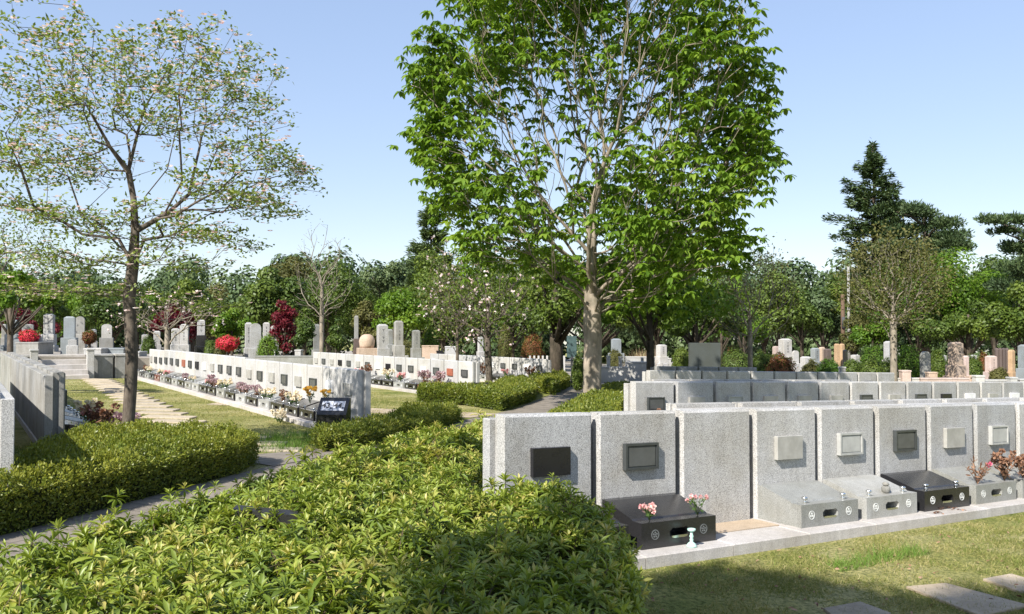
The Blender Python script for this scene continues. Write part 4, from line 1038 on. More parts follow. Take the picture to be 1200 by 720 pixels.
def pad_pine(name, label, px, Y, pads, leaf='pine', tr=.3, group=None, ls=.28, dens=1.0):
    """pine with separate flat foliage pads; pads are (px,py,half width px,half height px)"""
    b0 = at(px, Y); r = empty(name, b0, 0, label, 'tree', group); c = Cloud(); mb = MB()
    ztop = max(zat(p[1], Y) for p in pads)-b0.z; mb.tube([(0,0,-.1),(0,0,ztop*.5),(0,0,ztop*.95)], [tr,tr*.7,.08], 8)
    for (qx, qy, hx, hz) in pads:
        cx_ = ray(qx,0)[0]*Y-b0.x; cz = zat(qy,Y)-b0.z; ax = hx*Y/1000; az = hz*Y/1000; cy_ = RNG.uniform(-.5,.5)*ax
        mb.tube([(0,0,max(.5,cz-ax*.5-.5)),(cx_*.5,cy_*.5,cz-ax*.2-.2),(cx_,cy_,cz-az*.4)], [tr*.35,tr*.22,.03], 5)
        n = int(dens*(200+ax*ax*420)); 
        for s_ in range(6):
            ox, oy = RNG.uniform(-.6,.6)*ax, RNG.uniform(-.6,.6)*ax; m_ = n//6; d = rdir(m_); O = np.array([cx_+ox,cy_+oy,cz+RNG.uniform(-.4,.4)*az])+d*[ax*.5,ax*.5,az*.8]*RNG.uniform(.3,1,(m_,1))
            D = d*[1,1,.3]+[0,0,.7]+RNG.normal(0,.4,(m_,3)); c.add(LEAF4, O, D, rdir(m_,.5), ls*RNG.uniform(.7,1.2,m_), ls*.3, .5+RNG.normal(0,.2,m_))
    c.build('crown', L[leaf], r); mb.build('trunk', B['dark'], r); return r

G1 = 'trees behind the graves'
# behind the big tree
bare_tree('flowering_tree', 'leaning flowering tree with dull green crown left of the big tree', 574, 34, 262, 400, 150, 'mid', 'dog', 420, .14, 14, .13, .55, G1, up=.5, flowers=110, lean=-.9)
bare_tree('flowering_tree', 'thin second flowering tree with rust tinged leaves near the centre left', 536, 40, 300, 402, 90, 'olive', 'dog', 220, .08, 12, .13, .45, G1, up=.4, flowers=60)
clump_tree('broadleaf_tree', 'dense green tree on a thick dark trunk left of the pale big trunk', 652, 42, 285, 392, 170, 'mid', 'dark', 9000, .20, 16, trunk=.34, tint=.55, group=G1)
clump_tree('broadleaf_tree', 'dark dense tree right of the pale big trunk, behind its crown', 762, 33, 255, 400, 200, 'chestnut', 'dark', 12000, .20, 20, trunk=.15, tint=.38, group=G1)
clump_tree('broadleaf_tree', 'shaded low green tree right behind the big tree crown', 815, 45, 330, 400, 110, 'mid', 'dark', 6000, .22, 12, trunk=.2, tint=.35, group=G1)
# left side
bare_tree('bare_tree', 'tall almost leafless pale tree left of the centre', 377, 48, 252, 372, 78, 'olive', 'pale', 200, .13, 1, .10, .5, G1, up=1.5, tip=.010, bf=.6)
clump_tree('red_maple', 'narrow dark red maple behind the long middle wall', 333, 47, 352, 415, 32, 'redmaple', 'dark', 3400, .15, 18, tint=.5, group=G1)
clump_tree('red_maple', 'wide dark red maple behind the flowering tree trunk', 208, 50, 355, 405, 60, 'redmaple', 'dark', 3000, .2, 10, tint=.35, group=G1)
clump_tree('red_maple', 'rust red low tree behind the left tombs', 30, 52, 362, 400, 80, 'redmaple', 'dark', 2200, .2, 9, tint=.3, group=G1)
clump_tree('column_shrub', 'narrow dark green column shrub right of the red maple', 357, 46, 360, 418, 24, 'dark', 'dark', 2600, .13, 7, shape='column', tint=.65, cat='shrub', group=G1)
clump_tree('column_shrub', 'narrow green column shrub right of the bare tree trunk', 394, 46, 372, 418, 22, 'dark', 'dark', 2400, .13, 7, shape='column', tint=.75, cat='shrub', group=G1)
clump_tree('broadleaf_tree', 'round glossy dark green tree left of the bare tree', 318, 56, 312, 385, 76, 'dark', 'dark', 8000, .24, 14, tint=.75, group=G1)
clump_tree('broadleaf_tree', 'low bright green tree above the red azalea', 272, 52, 362, 402, 46, 'bright', 'dark', 4500, .18, 9, tint=.5, group=G1)
clump_tree('broadleaf_tree', 'wide mid green tree behind the flowering tree', 225, 64, 326, 392, 130, 'mid', 'dark', 7000, .26, 14, tint=.55, group=G1)
clump_tree('broadleaf_tree', 'olive green tree behind the bare tree', 385, 68, 300, 400, 110, 'mid', 'dark', 8500, .26, 16, tint=.35, group=G1)
clump_tree('broadleaf_tree', 'olive brown young-leaved tree above the dark glossy tree', 345, 74, 300, 360, 60, 'olive', 'dark', 5000, .26, 10, tint=.4, group=G1)
clump_tree('broadleaf_tree', 'bright green rounded tree left of the centre', 470, 54, 338, 400, 66, 'bright', 'dark', 6500, .2, 14, tint=.45, group=G1)
clump_tree('broadleaf_tree', 'brownish tree between the bare tree and the bright green tree', 432, 58, 352, 405, 40, 'olive', 'dark', 3200, .2, 9, tint=.35, group=G1)
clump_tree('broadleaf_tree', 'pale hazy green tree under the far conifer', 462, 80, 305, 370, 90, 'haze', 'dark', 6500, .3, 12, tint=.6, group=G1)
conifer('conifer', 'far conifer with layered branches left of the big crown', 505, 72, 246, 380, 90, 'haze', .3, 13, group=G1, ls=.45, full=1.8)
clump_tree('broadleaf_tree', 'mid green tree below the far conifer', 520, 62, 320, 402, 110, 'mid', 'dark', 7500, .24, 14, tint=.5, group=G1)
clump_tree('broadleaf_tree', 'dark tree behind the leaning flowering tree', 600, 60, 315, 402, 110, 'dark', 'dark', 7000, .26, 14, tint=.7, group=G1)
clump_tree('broadleaf_tree', 'yellow green loose tree at the left edge below the blossoms', 12, 24, 318, 366, 110, 'bright', 'dog', 3000, .13, 10, tint=.5, group=G1)
bare_tree('bare_tree', 'airy olive tree at the left edge behind the blossoms', -15, 40, 235, 370, 190, 'mid', 'dog', 420, .16, 14, .15, .7, G1, up=.9)
clump_tree('broadleaf_tree', 'mid green tree behind the left tombs', 60, 60, 338, 398, 110, 'mid', 'dark', 6000, .24, 12, tint=.5, group=G1)
clump_tree('broadleaf_tree', 'dark green tree behind the terrace steps', 130, 58, 330, 398, 90, 'dark', 'dark', 6000, .24, 12, tint=.7, group=G1)
clump_tree('broadleaf_tree', 'yellow green tree behind the trunk of the flowering tree', 175, 62, 345, 398, 70, 'bright', 'dark', 4500, .24, 10, tint=.3, group=G1)
bare_tree('flowering_tree', 'low spreading grey-branched flowering tree left of the middle wall end', 196, 36, 335, 388, 140, 'olive', 'pale', 180, .12, 3, .10, .6, G1, up=.3, flowers=60)
# right side
bare_tree('bare_tree', 'sparse young tree with pale twigs right of the big tree', 879, 34, 266, 395, 112, 'olive', 'pale', 420, .10, 9, .11, .85, G1, up=1.3, tip=.007)
clump_tree('broadleaf_tree', 'bright rounded tree behind the sparse young tree', 872, 50, 360, 408, 56, 'bright', 'dark', 5000, .18, 12, tint=.3, group=G1)
clump_tree('broadleaf_tree', 'olive dark tree right of the sparse young tree', 912, 56, 318, 410, 62, 'dark', 'dark', 7500, .22, 14, tint=.95, group=G1)
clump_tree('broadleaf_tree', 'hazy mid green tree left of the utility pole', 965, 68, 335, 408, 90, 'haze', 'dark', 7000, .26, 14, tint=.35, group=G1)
conifer('conifer', 'tall dark conifer rising above the right treeline', 1026, 74, 178, 395, 150, 'pine', .4, 24, group=G1, ls=.46, full=1.25)
pad_pine('pine_tree', 'wide dark pine right of the tall conifer', 1085, 72, [(1050,245,28,9),(1085,250,26,9),(1105,262,26,10),(1060,268,35,10),(1118,278,30,9),(1085,285,40,10),(1130,290,18,7),(1050,290,30,9),(1100,302,40,10)], tr=.4, group=G1, ls=.36)
bare_tree('young_tree', 'young tree with pale forked trunk and olive leaves before the right treeline', 1047, 36, 262, 380, 118, 'olive', 'pale', 480, .14, 26, .13, .35, G1, up=1.1, tip=.007)
clump_tree('broadleaf_tree', 'large fresh green tree right of the young tree', 1120, 58, 288, 400, 130, 'bright', 'dark', 13000, .22, 26, tint=.3, group=G1)
clump_tree('broadleaf_tree', 'dark green spreading tree low at the right', 1135, 50, 350, 412, 130, 'mid', 'dark', 9000, .2, 18, tint=.45, shape='flat', group=G1)
clump_tree('broadleaf_tree', 'dark shaded tree behind the right tombs', 1075, 60, 345, 412, 90, 'dark', 'dark', 6500, .22, 14, tint=.5, group=G1)
clump_tree('broadleaf_tree', 'yellow green low tree left of the young tree trunk', 1022, 52, 365, 412, 50, 'bright', 'dark', 4500, .18, 10, tint=.35, group=G1)
clump_tree('column_shrub', 'brownish column tree by the utility pole', 1000, 54, 368, 416, 26, 'olive', 'dark', 3000, .16, 8, shape='column', tint=.2, cat='shrub', group=G1)
pad_pine('pine_tree', 'pine with flat tiers cut by the right picture edge', 1210, 52, [(1165,260,22,6),(1195,258,26,7),(1180,272,16,5),(1200,290,26,9),(1190,312,30,9),(1215,275,25,8),(1185,335,25,9),(1225,320,30,12)], tr=.3, group=G1, ls=.3)
clump_tree('broadleaf_tree', 'green tree at the right picture edge below the pine', 1195, 46, 330, 410, 70, 'mid', 'dark', 7000, .2, 14, tint=.4, group=G1)
clump_tree('broadleaf_tree', 'dark green tree between the far conifer and the pine', 1000, 78, 330, 400, 60, 'pine', 'dark', 5000, .28, 12, tint=.6, group=G1)
clump_tree('broadleaf_tree', 'far hazy tree seen behind the big trunk', 700, 80, 330, 405, 160, 'haze', 'dark', 7000, .3, 14, tint=.4, group=G1)
clump_tree('broadleaf_tree', 'dark tree above the big dark slab', 845, 62, 345, 408, 70, 'dark', 'dark', 6000, .24, 12, tint=.6, group=G1)

FILL = [(-20,70,330,110,'mid','green tree at the far left edge behind the terrace'),(95,72,332,80,'bright','light green tree high behind the terrace tombs'),(160,76,328,90,'dark','dark tree crown behind the flowering tree trunk'),(250,78,332,80,'olive','olive tree crown above the low bright green tree'),(292,70,334,50,'mid','green tree crown left of the glossy dark tree'),(425,74,340,60,'mid','green tree crown in the dip right of the bare tree'),(500,66,292,90,'mid','tall green tree under the far conifer'),(560,72,285,100,'bright','light green tree behind the leaning flowering tree'),(625,70,290,100,'mid','green tree behind the thick dark trunk'),(700,66,300,110,'dark','dark tree behind the big pale trunk'),(770,64,300,110,'mid','green tree behind the dark dense tree'),(835,70,318,90,'bright','light green tree left of the sparse young tree'),(895,74,332,80,'mid','green tree crown behind the sparse young tree'),(940,62,338,70,'dark','dark tree crown left of the hazy green one'),(985,70,318,70,'mid','green tree crown left of the tall conifer'),(1040,66,300,90,'mid','green tree at the foot of the tall conifer'),(1085,68,296,80,'dark','dark crown under the wide pine'),(1165,64,300,80,'mid','green crown between the large fresh tree and the edge pine'),(1225,60,300,80,'dark','dark crown at the right edge behind the pine')]
for px, Y, yt, wd, lf, lab in FILL:
    clump_tree('broadleaf_tree', lab, px, Y, yt, 402, wd, lf, 'dark', 7500, .25, 16, tint=RNG.uniform(.4,.7), group=G1)

# far woodland closing the view
c = Cloud(); mbt = MB()
for px in range(-160, 1400, 34):
    Y = RNG.uniform(92, 118); b0 = at(px, Y); zt = zat(RNG.uniform(328, 352), Y)
    for q in range(9):
        rr = RNG.uniform(1.8, 3.4); cc = np.array([b0.x+RNG.uniform(-3,3), b0.y+RNG.uniform(-2,2), b0.z+1+(zt-b0.z-2)*q/6+RNG.uniform(-.6,.6)]); n = 420
        d = rdir(n, .2); c.add(LEAF4, cc+d*rr*RNG.uniform(.6,1.05,(n,1)), np.cross(d, rdir(n)), d+RNG.normal(0,.4,(n,3)), .55, .38, .4+RNG.uniform(-.2,.2)+RNG.normal(0,.1,n))
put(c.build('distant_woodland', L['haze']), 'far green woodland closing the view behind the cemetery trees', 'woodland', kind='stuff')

# shade trees that stand behind the photographer and throw the shadows seen on hedge, lawn and stones
clump_tree('shade_tree', 'tree outside the picture whose crown shades the foreground hedge and lawn', 600, 1, 0, 0, 1, 'mid', 'dark', 10, .2, 1) if False else None
def shade(x, y, zb, zt, rad, lab, nl, seed=0, tr=.2):
    b0 = Vector((x, y, g(x, y))); r = empty('shade_tree', b0, 0, lab, 'tree', 'trees behind the photographer'); c = Cloud(); mb = MB()
    mb.tube([(0,0,-.1),(0,0,zb*.7),(.1,0,zt*.8)], [tr,tr*.8,.05], 10)
    for i in range(16):
        d = rdir(1)[0]; cc = np.array([d[0]*rad*.65, d[1]*rad*.65, (zb+zt)/2+d[2]*(zt-zb)*.35]); rr = rad*RNG.uniform(.3,.45)
        mb.tube([(0,0,zb*.8),tuple(cc*[.5,.5,.85]),tuple(cc)], [tr*.4,tr*.2,.02], 5); n = nl//16; dd = rdir(n)
        c.add(LEAF4, cc+dd*rr*RNG.uniform(.4,1.05,(n,1)), rdir(n), rdir(n), .14, .09, .5+RNG.normal(0,.2,n))
    c.build('crown', L['mid'], r); mb.build('trunk', B['dark'], r)
sh = Vector((SUNV.x, SUNV.y))/math.tan(EL)
def shade_for(tx, ty, tz, zc, half, rad, lab, nl):
    z = zc; x, y = tx+sh.x*(z-tz), ty+sh.y*(z-tz); b = g(x, y); shade(x, y, z-half-b, z+half-b, rad, lab, nl)
shade_for(1.2, 5.0, .3, 8.0, 1.4, 1.45, 'round tree behind the photographer shading the hedge', 7000)
shade_for(3.7, 4.55, 0, 9.0, 1.5, 1.9, 'second tree behind the photographer shading the right lawn', 11000)
shade_for(5.0, 16.9, .5, 17.0, 1.5, 1.5, 'tall tree behind the photographer shading the second wall row', 5000)
# --------------------------------------------------------------- background tombs
STN = {'pale': M['granite_white'], 'grey': M['granite'], 'mid': M['granite_tomb'], 'rough': M['granite_rough'],
       'black': M['granite_black'], 'brown': granite('tomb_brown', (.13,.10,.09), .4, .4, .1), 'tan': granite('tomb_tan', (.48,.33,.20), .7, .25, .2, 40),
       'beige': granite('tomb_beige', (.52,.40,.31), .7, .25, .2, 40), 'bluegrey': granite('tomb_bluegrey', (.26,.29,.31), .4, .3, .15), 'pink': granite('tomb_pink', (.55,.44,.40), .7, .2, .2, 60)}
M['carve'] = plain('carved_strokes', (.06,.06,.06), .8)
def tomb(px0, px1, y0, y1, Y, st='grey', style='pillar', label='', base=None, rz=.35, group='old family tombs behind the walls'):
    """upright stone on stepped bases; y0 = top row, bases reach the ground at depth Y"""
    pc = (px0+px1)/2; b0 = at(pc, Y); w_ = (px1-px0)*Y/1000; top = zat(y0, Y)-b0.z
    nb = {'pillar':3, 'slab':2, 'slender':3, 'round':2, 'plain':1, 'boulder':1}[style]
    r = empty('tombstone', b0, rz + random.uniform(-.12,.12), label, 'tombstone', group)
    wf = w_*.86/ (math.cos(rz)+.0); z = 0
    lower = max(.15, zat(y1, Y)-b0.z)
    # stepped bases up to row y1 or at least two low tiers
    hs = lower/nb
    for k in range(nb):
        f_ = 1+.34*(nb-k); mb = MB().box(-wf/2*f_, wf/2*f_, -wf/2*f_, wf/2*f_, z-(.1 if k == 0 else 0), z+hs, .015); mb.build('base_tier', STN[base or st], r); z += hs
    Hh = top-z; d_ = wf/2 if style in ('pillar','slender','plain') else wf*.22
    if style == 'boulder':
        mb = MB(); vs = []; n = 14
        prof = [(1.0,0),(1.08,.2),(1.1,.5),(1.0,.75),(.74,.93),(0.4,1.0),(.05,1.01)]
        mb.lathe([(wf/2*a*random.uniform(.96,1.04), z+Hh*b_) for a, b_ in prof], n); o = mb.build('headstone', STN[st], r)
    elif style == 'round':
        n = 12; pr = [(-wf/2, z), (wf/2, z), (wf/2, z+Hh*.8)] + [(wf/2*math.cos(t), z+Hh*.8+Hh*.2*math.sin(t)) for t in [math.pi*q/n for q in range(1, n)]] + [(-wf/2, z+Hh*.8)]
        m_ = len(pr); mb = MB().add([(x, -d_, zz) for x, zz in pr]+[(x, d_, zz) for x, zz in pr], [tuple(range(m_)), tuple(range(2*m_-1, m_-1, -1))]+[(i, m_+i, m_+(i+1) % m_, (i+1) % m_) for i in range(m_)]); o = mb.build('headstone', STN[st], r)
    else:
        cap = .06*Hh; mb = MB(); x, y = wf/2, d_
        mb.box(-x, x, -y, y, z, top-cap, .01)
        vs = [(-x,-y,top-cap),(x,-y,top-cap),(x,y,top-cap),(-x,y,top-cap),(-x*.55,-y*.55,top),(x*.55,-y*.55,top),(x*.55,y*.55,top),(-x*.55,y*.55,top)]
        mb.add([(a*.985,b_*.985,c_-.012 if c_ < top else c_) for a,b_,c_ in vs], [(0,1,5,4),(1,2,6,5),(2,3,7,6),(3,0,4,7),(4,5,6,7)])
        o = mb.build('headstone', STN[st], r)
    if style in ('pillar','slender') and w_ > .3:
        mb = MB(); nch = 4; hh = Hh*.62/nch; zz = z+Hh*.2
        for q in range(nch):
            cz = zz+hh*q
            for (ax, az, bx_, bz) in ((-.12,.2,.12,.25),(-.12,.55,.12,.6),(-.02,.1,.03,.75),(-.14,.72,.14,.77)):
                if random.random() < .8: mb.box(wf*ax, wf*bx_, -y-.004, -y-.0005, cz+hh*az, cz+hh*max(bz, az+.06))
        if mb.v: mb.build('carved_strokes', M['carve'], o)
    # small fore parts: flower stands and incense altar
    if style in ('pillar','slender') and w_ > .35:
        for sx in (-1, 1): MB().box(sx*wf*.75-.07, sx*wf*.75+.07, -wf*1.05-.14, -wf*1.05, 0, lower*.6+.15, .01).build('flower_stand', STN[base or st], r)
    return r
def block(px0, px1, y0, Y, st='pale', label='', name='stone_block', cat='stone block', dep=.5, rz=0., group='low stone walls and posts among the tombs', cap=True):
    a = at((px0+px1)/2, Y); w_ = (px1-px0)*Y/1000; top = zat(y0, Y)-a.z; r = empty(name, a, rz, label, cat, group)
    MB().box(-w_/2, w_/2, -dep/2, dep/2, -.3, top-.06, .012).build('body', STN[st], r)
    if cap: MB().box(-w_/2-.02, w_/2+.02, -dep/2-.02, dep/2+.02, top-.06, top, .012).build('coping', STN[st], r)
    return r
T_ = tomb
# behind the middle wall
T_(201,210,385,404,46,'grey','pillar','shorter grey pillar tomb left of its taller twin, right of the flowering tree trunk')
T_(211,221,380,404,46,'grey','pillar','taller grey pillar tomb of the pair right of the flowering tree trunk')
T_(231,240,375,393,48,'grey','pillar','grey pillar tomb on a dark base left of the red azalea', base='black')
T_(287,295,378,408,45,'grey','slender','narrow grey tomb at the left of the cluster beside the red azalea')
T_(293,306,379,408,44,'grey','round','broad grey round-shouldered tomb beside the red azalea')
T_(308,316,378,402,48,'grey','slender','narrow grey tomb behind the bright green shrub')
T_(317,325,382,402,47,'grey','pillar','grey tomb between the bright green shrub and the red maple')
T_(367,375,380,410,50,'mid','slab','grey slab tomb behind the pale bare trunk')
T_(415,420,370,397,44,'rough','slender','very slender tall tomb left of the beige boulder stone', base='brown')
T_(421,439,392,408,43,'beige','boulder','rounded beige boulder tomb behind the second left wall')
T_(442,454,380,408,43,'grey','pillar','pale pillar tomb right of the beige boulder')
T_(454,460,386,404,47,'mid','slender','narrow dark tomb between the pale and the brown pillar')
T_(462,472,376,405,43,'rough','pillar','tall brown-grey pillar tomb behind the second left wall')
T_(483,492,387,408,43,'mid','pillar','dark grey pillar tomb right of the tall brown-grey one')
T_(560,566,395,412,52,'grey','slender','small pale obelisk tomb behind the farthest left wall')
block(495,514,405,48,'beige','low beige stone block wall left of the small black stone')
block(512,521,411,47,'black','small black stone block behind the second left wall')
block(522,536,406,50,'pale','low pale stone wall left of the thin flowering tree')
block(318,324,410,43,'pale','small pale stone post behind the middle wall')
block(347,354,410,43,'pale','small pale post left of the bare trunk, behind the middle wall')
block(300,372,417,42,'mid','long low grey kerb wall behind the middle wall', dep=.4)
# terrace on the left with steps
def terrace():
    r = empty('stone_terrace', (-17.2,33.6,g(-17.2,33.6)), AL+math.pi/2, 'grey stone retaining wall of the raised tomb terrace, left and right of its steps', 'retaining wall')
    for (a, b_) in ((-9,-1.3),(-.02+.0,1.4),(1.46,2.2)):
        if a == -.02: a = .45
        MB().box(a, b_-.02, 0, .5, -.2, .86, .01).build('wall_block', M['granite_rough'], r)
        MB().box(a-.01, b_-.01, -.03, .53, .862, .94, .012).build('coping', M['granite'], r)
    return r
tr_ = terrace()
Rt = tr_.matrix_basis.copy()
st_ = empty('stone_steps', tr_.location, tr_.rotation_euler.z, 'five worn stone steps up to the tomb terrace at the left', 'steps')
for i in range(5): MB().box(-1.28, .42, -.9+i*.3, -.9+i*.3+.32, -.2, .19*(i+1)-.02, .01).build('step', M['slab'], st_)
for i, xx in enumerate((-1.42, .52)):
    q = empty('gate_post', tr_.matrix_basis @ Vector((xx, -.35, 0)) if False else Vector(tr_.location)+Matrix.Rotation(tr_.rotation_euler.z, 3, 'Z') @ Vector((xx, -.3, 0)), tr_.rotation_euler.z, ['grey stone post left of the terrace steps','grey stone post right of the terrace steps'][i], 'stone post', 'posts of the terrace steps')
    MB().box(-.13,.13,-.13,.13,-.1,1.1,.012).build('post_shaft', M['granite'], q); MB().box(-.155,.155,-.155,.155,1.102,1.17,.02).build('post_cap', M['granite'], q)
# raised ground of the terrace
o_ = Vector(tr_.location); Rz = Matrix.Rotation(tr_.rotation_euler.z, 3, 'Z')
vs = []
for (a, b_) in ((-16,.25),(4.4,.25),(4.4,22),(-16,22)):
    p = o_+Rz @ Vector((a, b_, 0)); vs += [(p.x, p.y, g(p.x, p.y)-.3)]
for (a, b_) in ((-16,.25),(4.4,.25),(4.4,22),(-16,22)):
    p = o_+Rz @ Vector((a, b_, 0)); vs += [(p.x, p.y, g(p.x, p.y)+.84)]
put(MB().add(vs, [(4,5,6,7),(0,1,5,4),(1,2,6,5),(2,3,7,6),(3,0,4,7)]).build('terrace_ground', M['gravel']), kind='structure')
TG = 'tombs on the raised terrace'
T_(9,21,375,392,41,'bluegrey','pillar','blue-grey pillar tomb at the far left of the terrace', group=TG)
T_(26,39,380,396,44,'rough','slab','broad weathered grey tomb behind the red azalea pot', group=TG)
T_(52,63,368,392,42,'grey','pillar','grey pillar tomb between the red azalea and the tall slab', group=TG)
T_(75,88,371,396,38,'bluegrey','slab','tall blue-grey slab tomb above the steps', group=TG)
T_(88,99,371,392,40,'rough','round','round topped weathered slab behind the tall blue-grey one', group=TG)
T_(119,131,380,396,38,'grey','round','grey tomb with rounded head left of the flowering tree trunk', base='rough', group=TG)
T_(106,113,386,400,42,'grey','slender','small pale tomb right of the orange-red shrub', group=TG)
T_(2,7,380,396,46,'rough','slender','slender stone at the left picture edge', group=TG)
T_(166,174,392,404,44,'pale','slender','small white tomb right of the flowering tree trunk', group=TG)
T_(180,188,388,404,48,'grey','pillar','grey tomb behind the far end of the middle wall', group=TG)
T_(44,50,392,402,37,'pale','plain','small white stone right of the azalea pot', group=TG)
T_(80,90,398,405,36,'grey','plain','short grey altar stone right above the steps', group=TG)
T_(16,24,398,405,37,'bluegrey','plain','short blue-grey altar stone left of the azalea pot', group=TG)
block(28,54,401,36.5,'rough','rough stone box planter under the red azalea', 'stone_planter', 'planter', dep=1.2, group=TG)
block(104,124,408,35.6,'grey','flat grey stone block right of the steps', dep=.8, group=TG)
block(125,150,408,36.2,'bluegrey','long blue-grey stone block behind the flowering tree trunk', dep=.8, group=TG)
block(148,168,412,37.5,'grey','grey wall stone at the far end of the middle wall', dep=.8, group=TG)
def ball(px0, px1, y0, y1, Y, leaf, label, tint=.5, name='round_shrub', dens=3200, ls=.075, fl=None, group='clipped round shrubs', lift=0, pot=None):
    a = at((px0+px1)/2, Y); rx = (px1-px0)/2*Y/1000; zt = zat(y0, Y)-a.z; zb = max(0, zat(y1, Y)-a.z) if lift else 0; rz_ = (zt-zb)/2
    r = empty(name, a, 0, label, 'shrub', group); n = int(dens*max(1, rx*rx)); d = rdir(n); bmp = 1+.16*np.array([mnoise.noise(Vector(q)*2.7+Vector((px0,0,0))) for q in d])*2
    O = d*[rx, rx, rz_]*bmp[:,None]*RNG.uniform(.86,1.0,(n,1)); kk = RNG.random(n) < .12; O[kk] *= RNG.uniform(1.0,1.16,(kk.sum(),1)); O = O+[0,0,zb+rz_]; c = Cloud()
    for q in range(2): c.add(LEAF4, O+RNG.normal(0,.03,(n,3)), np.cross(d, rdir(n)), norm(d+RNG.normal(0,.5,(n,3))), ls*RNG.uniform(.7,1.3,n), ls*.6, tint+RNG.normal(0,.14,n))
    c.build('foliage', L[leaf], r)
    if leaf in ('azred', 'orange'):
        k = RNG.random(n) < .3; cg = Cloud().add(LEAF4, O[k]*1.02, rdir(k.sum()), rdir(k.sum()), ls*1.2, ls*.7, RNG.uniform(.2,.9,k.sum())); cg.build('leaves', L['mid'], r)
    m_ = MB(); m_.lathe([(rx*.84*math.cos(t), zb+rz_+rz_*.84*math.sin(t)) for t in [(-.5+q/8)*math.pi*.98 for q in range(9)]], 14); m_.build('inner_filler', M['inner'], r)  # solid filler behind the leaves, inner shade put into its colour
    if lift: MB().tube([(0,0,-.1),(.02,0,zb+rz_*.5)], [.07,.05], 6).build('trunk', B['dark'], r)
    return r
ball(25,43,388,402,36.6,'azred','crimson flowering azalea in the stone planter at the left', .45, 'azalea_bush', 2600, .07, lift=1, group='red flowering azaleas')
ball(98,111,389,402,36.2,'orange','small orange-red shrub on a thin stem above the steps', .15, 'azalea_bush', 2600, .07, lift=1, group='red flowering azaleas')
ball(255,279,395,411,43.5,'azred','crimson flowering azalea behind the long middle wall', .5, 'azalea_bush', 2600, .08, lift=1, group='red flowering azaleas')
ball(252,264,398,414,44.5,'olive','reddish olive shrub left of the crimson azalea', .2)
ball(302,327,393,416,43,'bright','bright yellow green shrub left of the red maple', .55, dens=2200)
ball(240,256,400,416,46,'mid','green shrub between the dark based tomb and the crimson azalea', .5)
ball(52,64,385,398,43,'bright','small bright green shrub beside the grey pillar on the terrace', .4)
ball(166,182,396,412,43,'mid','green shrub just right of the flowering tree trunk', .4)
ball(440,500,398,410,50,'olive','olive shrub row behind the left pillar tombs', .4)
ball(495,515,385,405,56,'bright','yellow green shrub behind the beige block wall', .35)
ball(584,600,380,412,56,'olive','orange tinted shrub left of the thick dark trunk', .6)
ball(612,636,392,412,58,'orange','orange leaved shrub beside the thick dark trunk', .3)
# right of the big trunk
ib = empty('info_board', at(670, 38), .1, 'dark green notice board on a post left of the big pale trunk', 'notice board')
MB().box(-.04,.04,-.04,.04,0,1.35,.005).build('post', M['asphalt'], ib); MB().box(-.22,.22,-.03,.03,1.3,2.25,.01).build('board', plain('board_green', (.06,.10,.10), .5), ib)
ball(671,684,417,446,34,'dark','small bright dark-green cone shrub left of the big trunk', .9, 'cone_shrub', dens=2600, ls=.06)
T_(716,728,397,414,55,'bluegrey','slab','grey slab tomb right of the big trunk')
ball(711,730,411,428,52,'olive','olive ball shrub between two white posts', .4)
for i, (a, b_, y) in enumerate(((711,715,417),(725,729,418),(751,754,419),(764,767,419),(783,786,420))):
    block(a, b_, y, 46, 'pale', ['white stone post left of the olive ball shrub','white stone post right of the olive ball shrub','white post right of the white stone rails','white post just right of the dark tree trunk','white post among green shrubs right of the dark trunk'][i], 'stone_post', 'stone post', dep=.2)
block(733,757,418,48,'pale','upper white stone rail of the low plot wall right of the big trunk', dep=.3)
block(735,760,424,45.5,'pale','lower white stone wall right of the big trunk', dep=.4)
block(704,735,430,44,'pale','long low white kerb stone below the two white posts', dep=.3)
rd = empty('reed_clump', at(752, 50), 0, 'tan dry reed clump right of the big trunk', 'reeds'); n = 900
MB().tube([(0,0,0),(0,0,.3)], .12, 6).build('root', M['inner'], rd)
Cloud().add(BLADE, np.stack([RNG.normal(0,.3,n), RNG.normal(0,.3,n), np.zeros(n)], 1), RNG.normal(0,.3,(n,3))+[0,0,1.], rdir(n), RNG.uniform(.8,1.9,n), .03, RNG.uniform(0,1,n)).build('blades', L['reed'], rd)
T_(770,780,404,418,56,'pale','pillar','pale tomb right of the dark tree trunk')
ball(788,808,408,426,50,'mid','green shrub left of the big dark slab', .6)
sl_ = empty('memorial_slab', at(825.5, 40), 0, 'wide plain dark grey memorial slab behind the far right walls', 'memorial slab')
w2 = 36*40/1000/2; tz = zat(402,40)-at(825.5,40).z
MB().box(-w2, w2, -.15, .15, .3, tz, .01).build('slab', granite('slab_dark', (.075,.085,.08), .35, .2, .1), sl_); MB().box(-w2-.2, w2+.2, -.35, .35, -.1, .298, .01).build('base', M['granite'], sl_)
ball(842,880,411,430,42,'dark','dark green clipped shrub right of the big dark slab', .8)
ball(850,866,408,424,46,'orange','orange tipped shrub behind the dark clipped one', .2)
ball(880,906,414,434,40,'mid','dark green ball shrub left of the orange ball', .3)
ball(899,930,416,436,39,'orange','round orange-brown ball shrub', .4)
ball(938,962,424,438,40,'olive','low reddish olive shrub between the orange and the green ball', .35)
ball(957,986,422,437,39,'bright','fresh green ball shrub left of the low white post', .15)
ball(987,1010,422,437,41,'mid','dark green ball shrub right of the low white post', .35)
ball(1006,1036,422,439,38,'mid','wide green ball shrub left of the young pale trunk', .6)
ball(1029,1048,422,438,42,'mid','green ball shrub just left of the young pale trunk', .4)
ball(1008,1038,406,426,46,'bright','larger light green shrub behind the green balls', .2)
ball(1050,1080,406,437,41,'bright','tall light green shrub right of the young pale trunk', .35)
ball(1090,1108,410,434,44,'mid','green shrub left of the beige pillar tomb', .6)
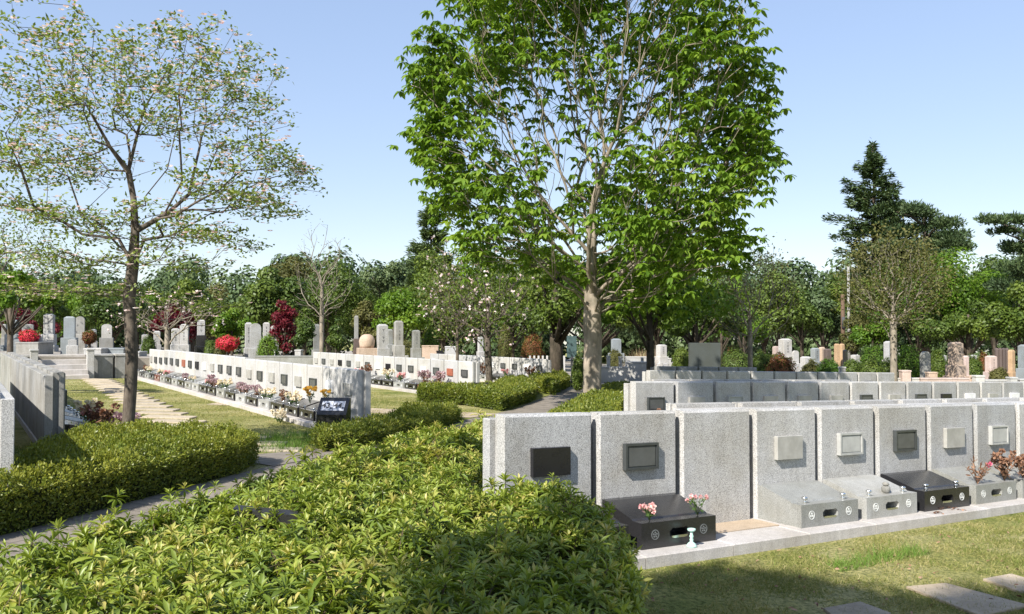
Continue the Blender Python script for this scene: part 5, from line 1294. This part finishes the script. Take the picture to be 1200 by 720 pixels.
ball(1128,1150,418,436,45,'mid','green shrub right of the beige pillar tomb', .5)
ball(1160,1180,432,442,40,'olive','flat olive shrub before the dark pillars', .5)
ball(1146,1158,414,436,48,'orange','orange leaved shrub left of the pale tomb', .2)
T_(914,926,397,418,46,'grey','pillar','tall pale grey pillar tomb behind the orange ball shrub')
T_(906,912,406,420,50,'pink','slender','small pinkish tomb left of the tall pale pillar')
T_(928,936,411,426,45,'pale','round','small white tomb right of the tall pale pillar')
T_(939,949,418,434,42,'pale','plain','low white squarish stone before the small tombs')
T_(951,959,408,424,45,'bluegrey','pillar','bluish grey pillar tomb left of the pinkish one')
T_(960,966,407,424,48,'beige','slender','pinkish beige tomb beside the bluish grey pillar')
T_(966,973,409,424,46,'brown','slender','dark brown tomb left of the orange pillars')
T_(978,983,403,424,45,'tan','slender','left one of two orange-tan pillars')
T_(984,989,403,424,46,'tan','slender','right one of two orange-tan pillars')
T_(988,992,410,428,44,'black','slender','thin black stone right of the orange-tan pillars')
T_(998,1006,416,424,47,'pale','plain','small white box stone behind the green ball shrubs')
T_(1037,1046,400,422,44,'grey','pillar','grey pillar tomb beside the young pale trunk')
T_(1078,1090,412,443,38,'mid','round','dark grey round-topped slab left of the beige pillar')
T_(1113,1126,401,428,38,'beige','pillar','large beige pillar tomb on a broad rough base', base='beige')
T_(1097,1107,416,432,46,'grey','plain','small grey stone behind the green shrub by the beige pillar')
T_(1128,1134,417,440,42,'pink','plain','pinkish side stone of the beige pillar tomb')
T_(1135,1143,416,428,46,'pale','pillar','small white pillar tomb right of the beige one')
T_(1156,1166,417,436,42,'pink','pillar','pale tomb left of the dark upright slabs')
for i in range(4): T_(1166+i*4,1169.6+i*4,408,434,42,'brown','plain',['first','second','third','fourth'][i]+' from the left of four dark upright stone slabs at the right', rz=.1)
T_(1182,1188,410,436,41,'tan','slender','thin tan tomb right of the dark upright slabs')
T_(1195,1206,404,432,38,'bluegrey','pillar','blue-grey tomb cut by the right picture edge')
for i, (a, b_, y, Y, st, lb) in enumerate(((984,989,430,37,'pale','low white post between two green ball shrubs'),(1055,1065,434,36,'pink','pinkish post right of the young pale trunk'),(1077,1133,443,36,'pink','long low pinkish kerb wall below the beige pillar'),(1086,1096,436,36.5,'beige','beige block left of the beige pillar'),(1141,1151,440,35.5,'pale','white block post below the small white tomb'),(1181,1189,442,35.5,'pale','white block post near the right edge'),(1150,1182,445,35.8,'pale','low pale kerb wall between the white block posts'),(1192,1215,444,35.7,'grey','low grey kerb wall at the right edge'),(1030,1076,443,36.2,'pale','low pale kerb wall at the young pale trunk'))):
    block(a, b_, y, Y, st, lb, dep=.35)
for i in range(9): block(620+i*5, 622.2+i*5, 416, 56, 'pale', f'{ORD[i]} white picket post from the left in the far row behind the thick dark trunk', 'stone_post', 'stone post', dep=.15, group='white picket posts far behind', cap=False)
up = empty('utility_pole', at(988, 60), 0, 'tall dark utility pole in front of the right treeline', 'utility pole')
ph_ = zat(345, 60)-at(988, 60).z; MB().tube([(0,0,0),(0,0,ph_)], [.16,.13], 8).build('shaft', M['wood'], up); MB().tube([(-.02,-.17,ph_*.6),(-.02,-.17,ph_*.6+.8)], .12, 6).build('fitting', M['asphalt'], up)
up = empty('utility_pole', at(995, 66), 0, 'taller grey utility pole just right of the dark one', 'utility pole')
MB().tube([(0,0,0),(0,0,zat(312,66)-at(995,66).z)], [.14,.1], 8).build('shaft', M['granite_rough'], up)
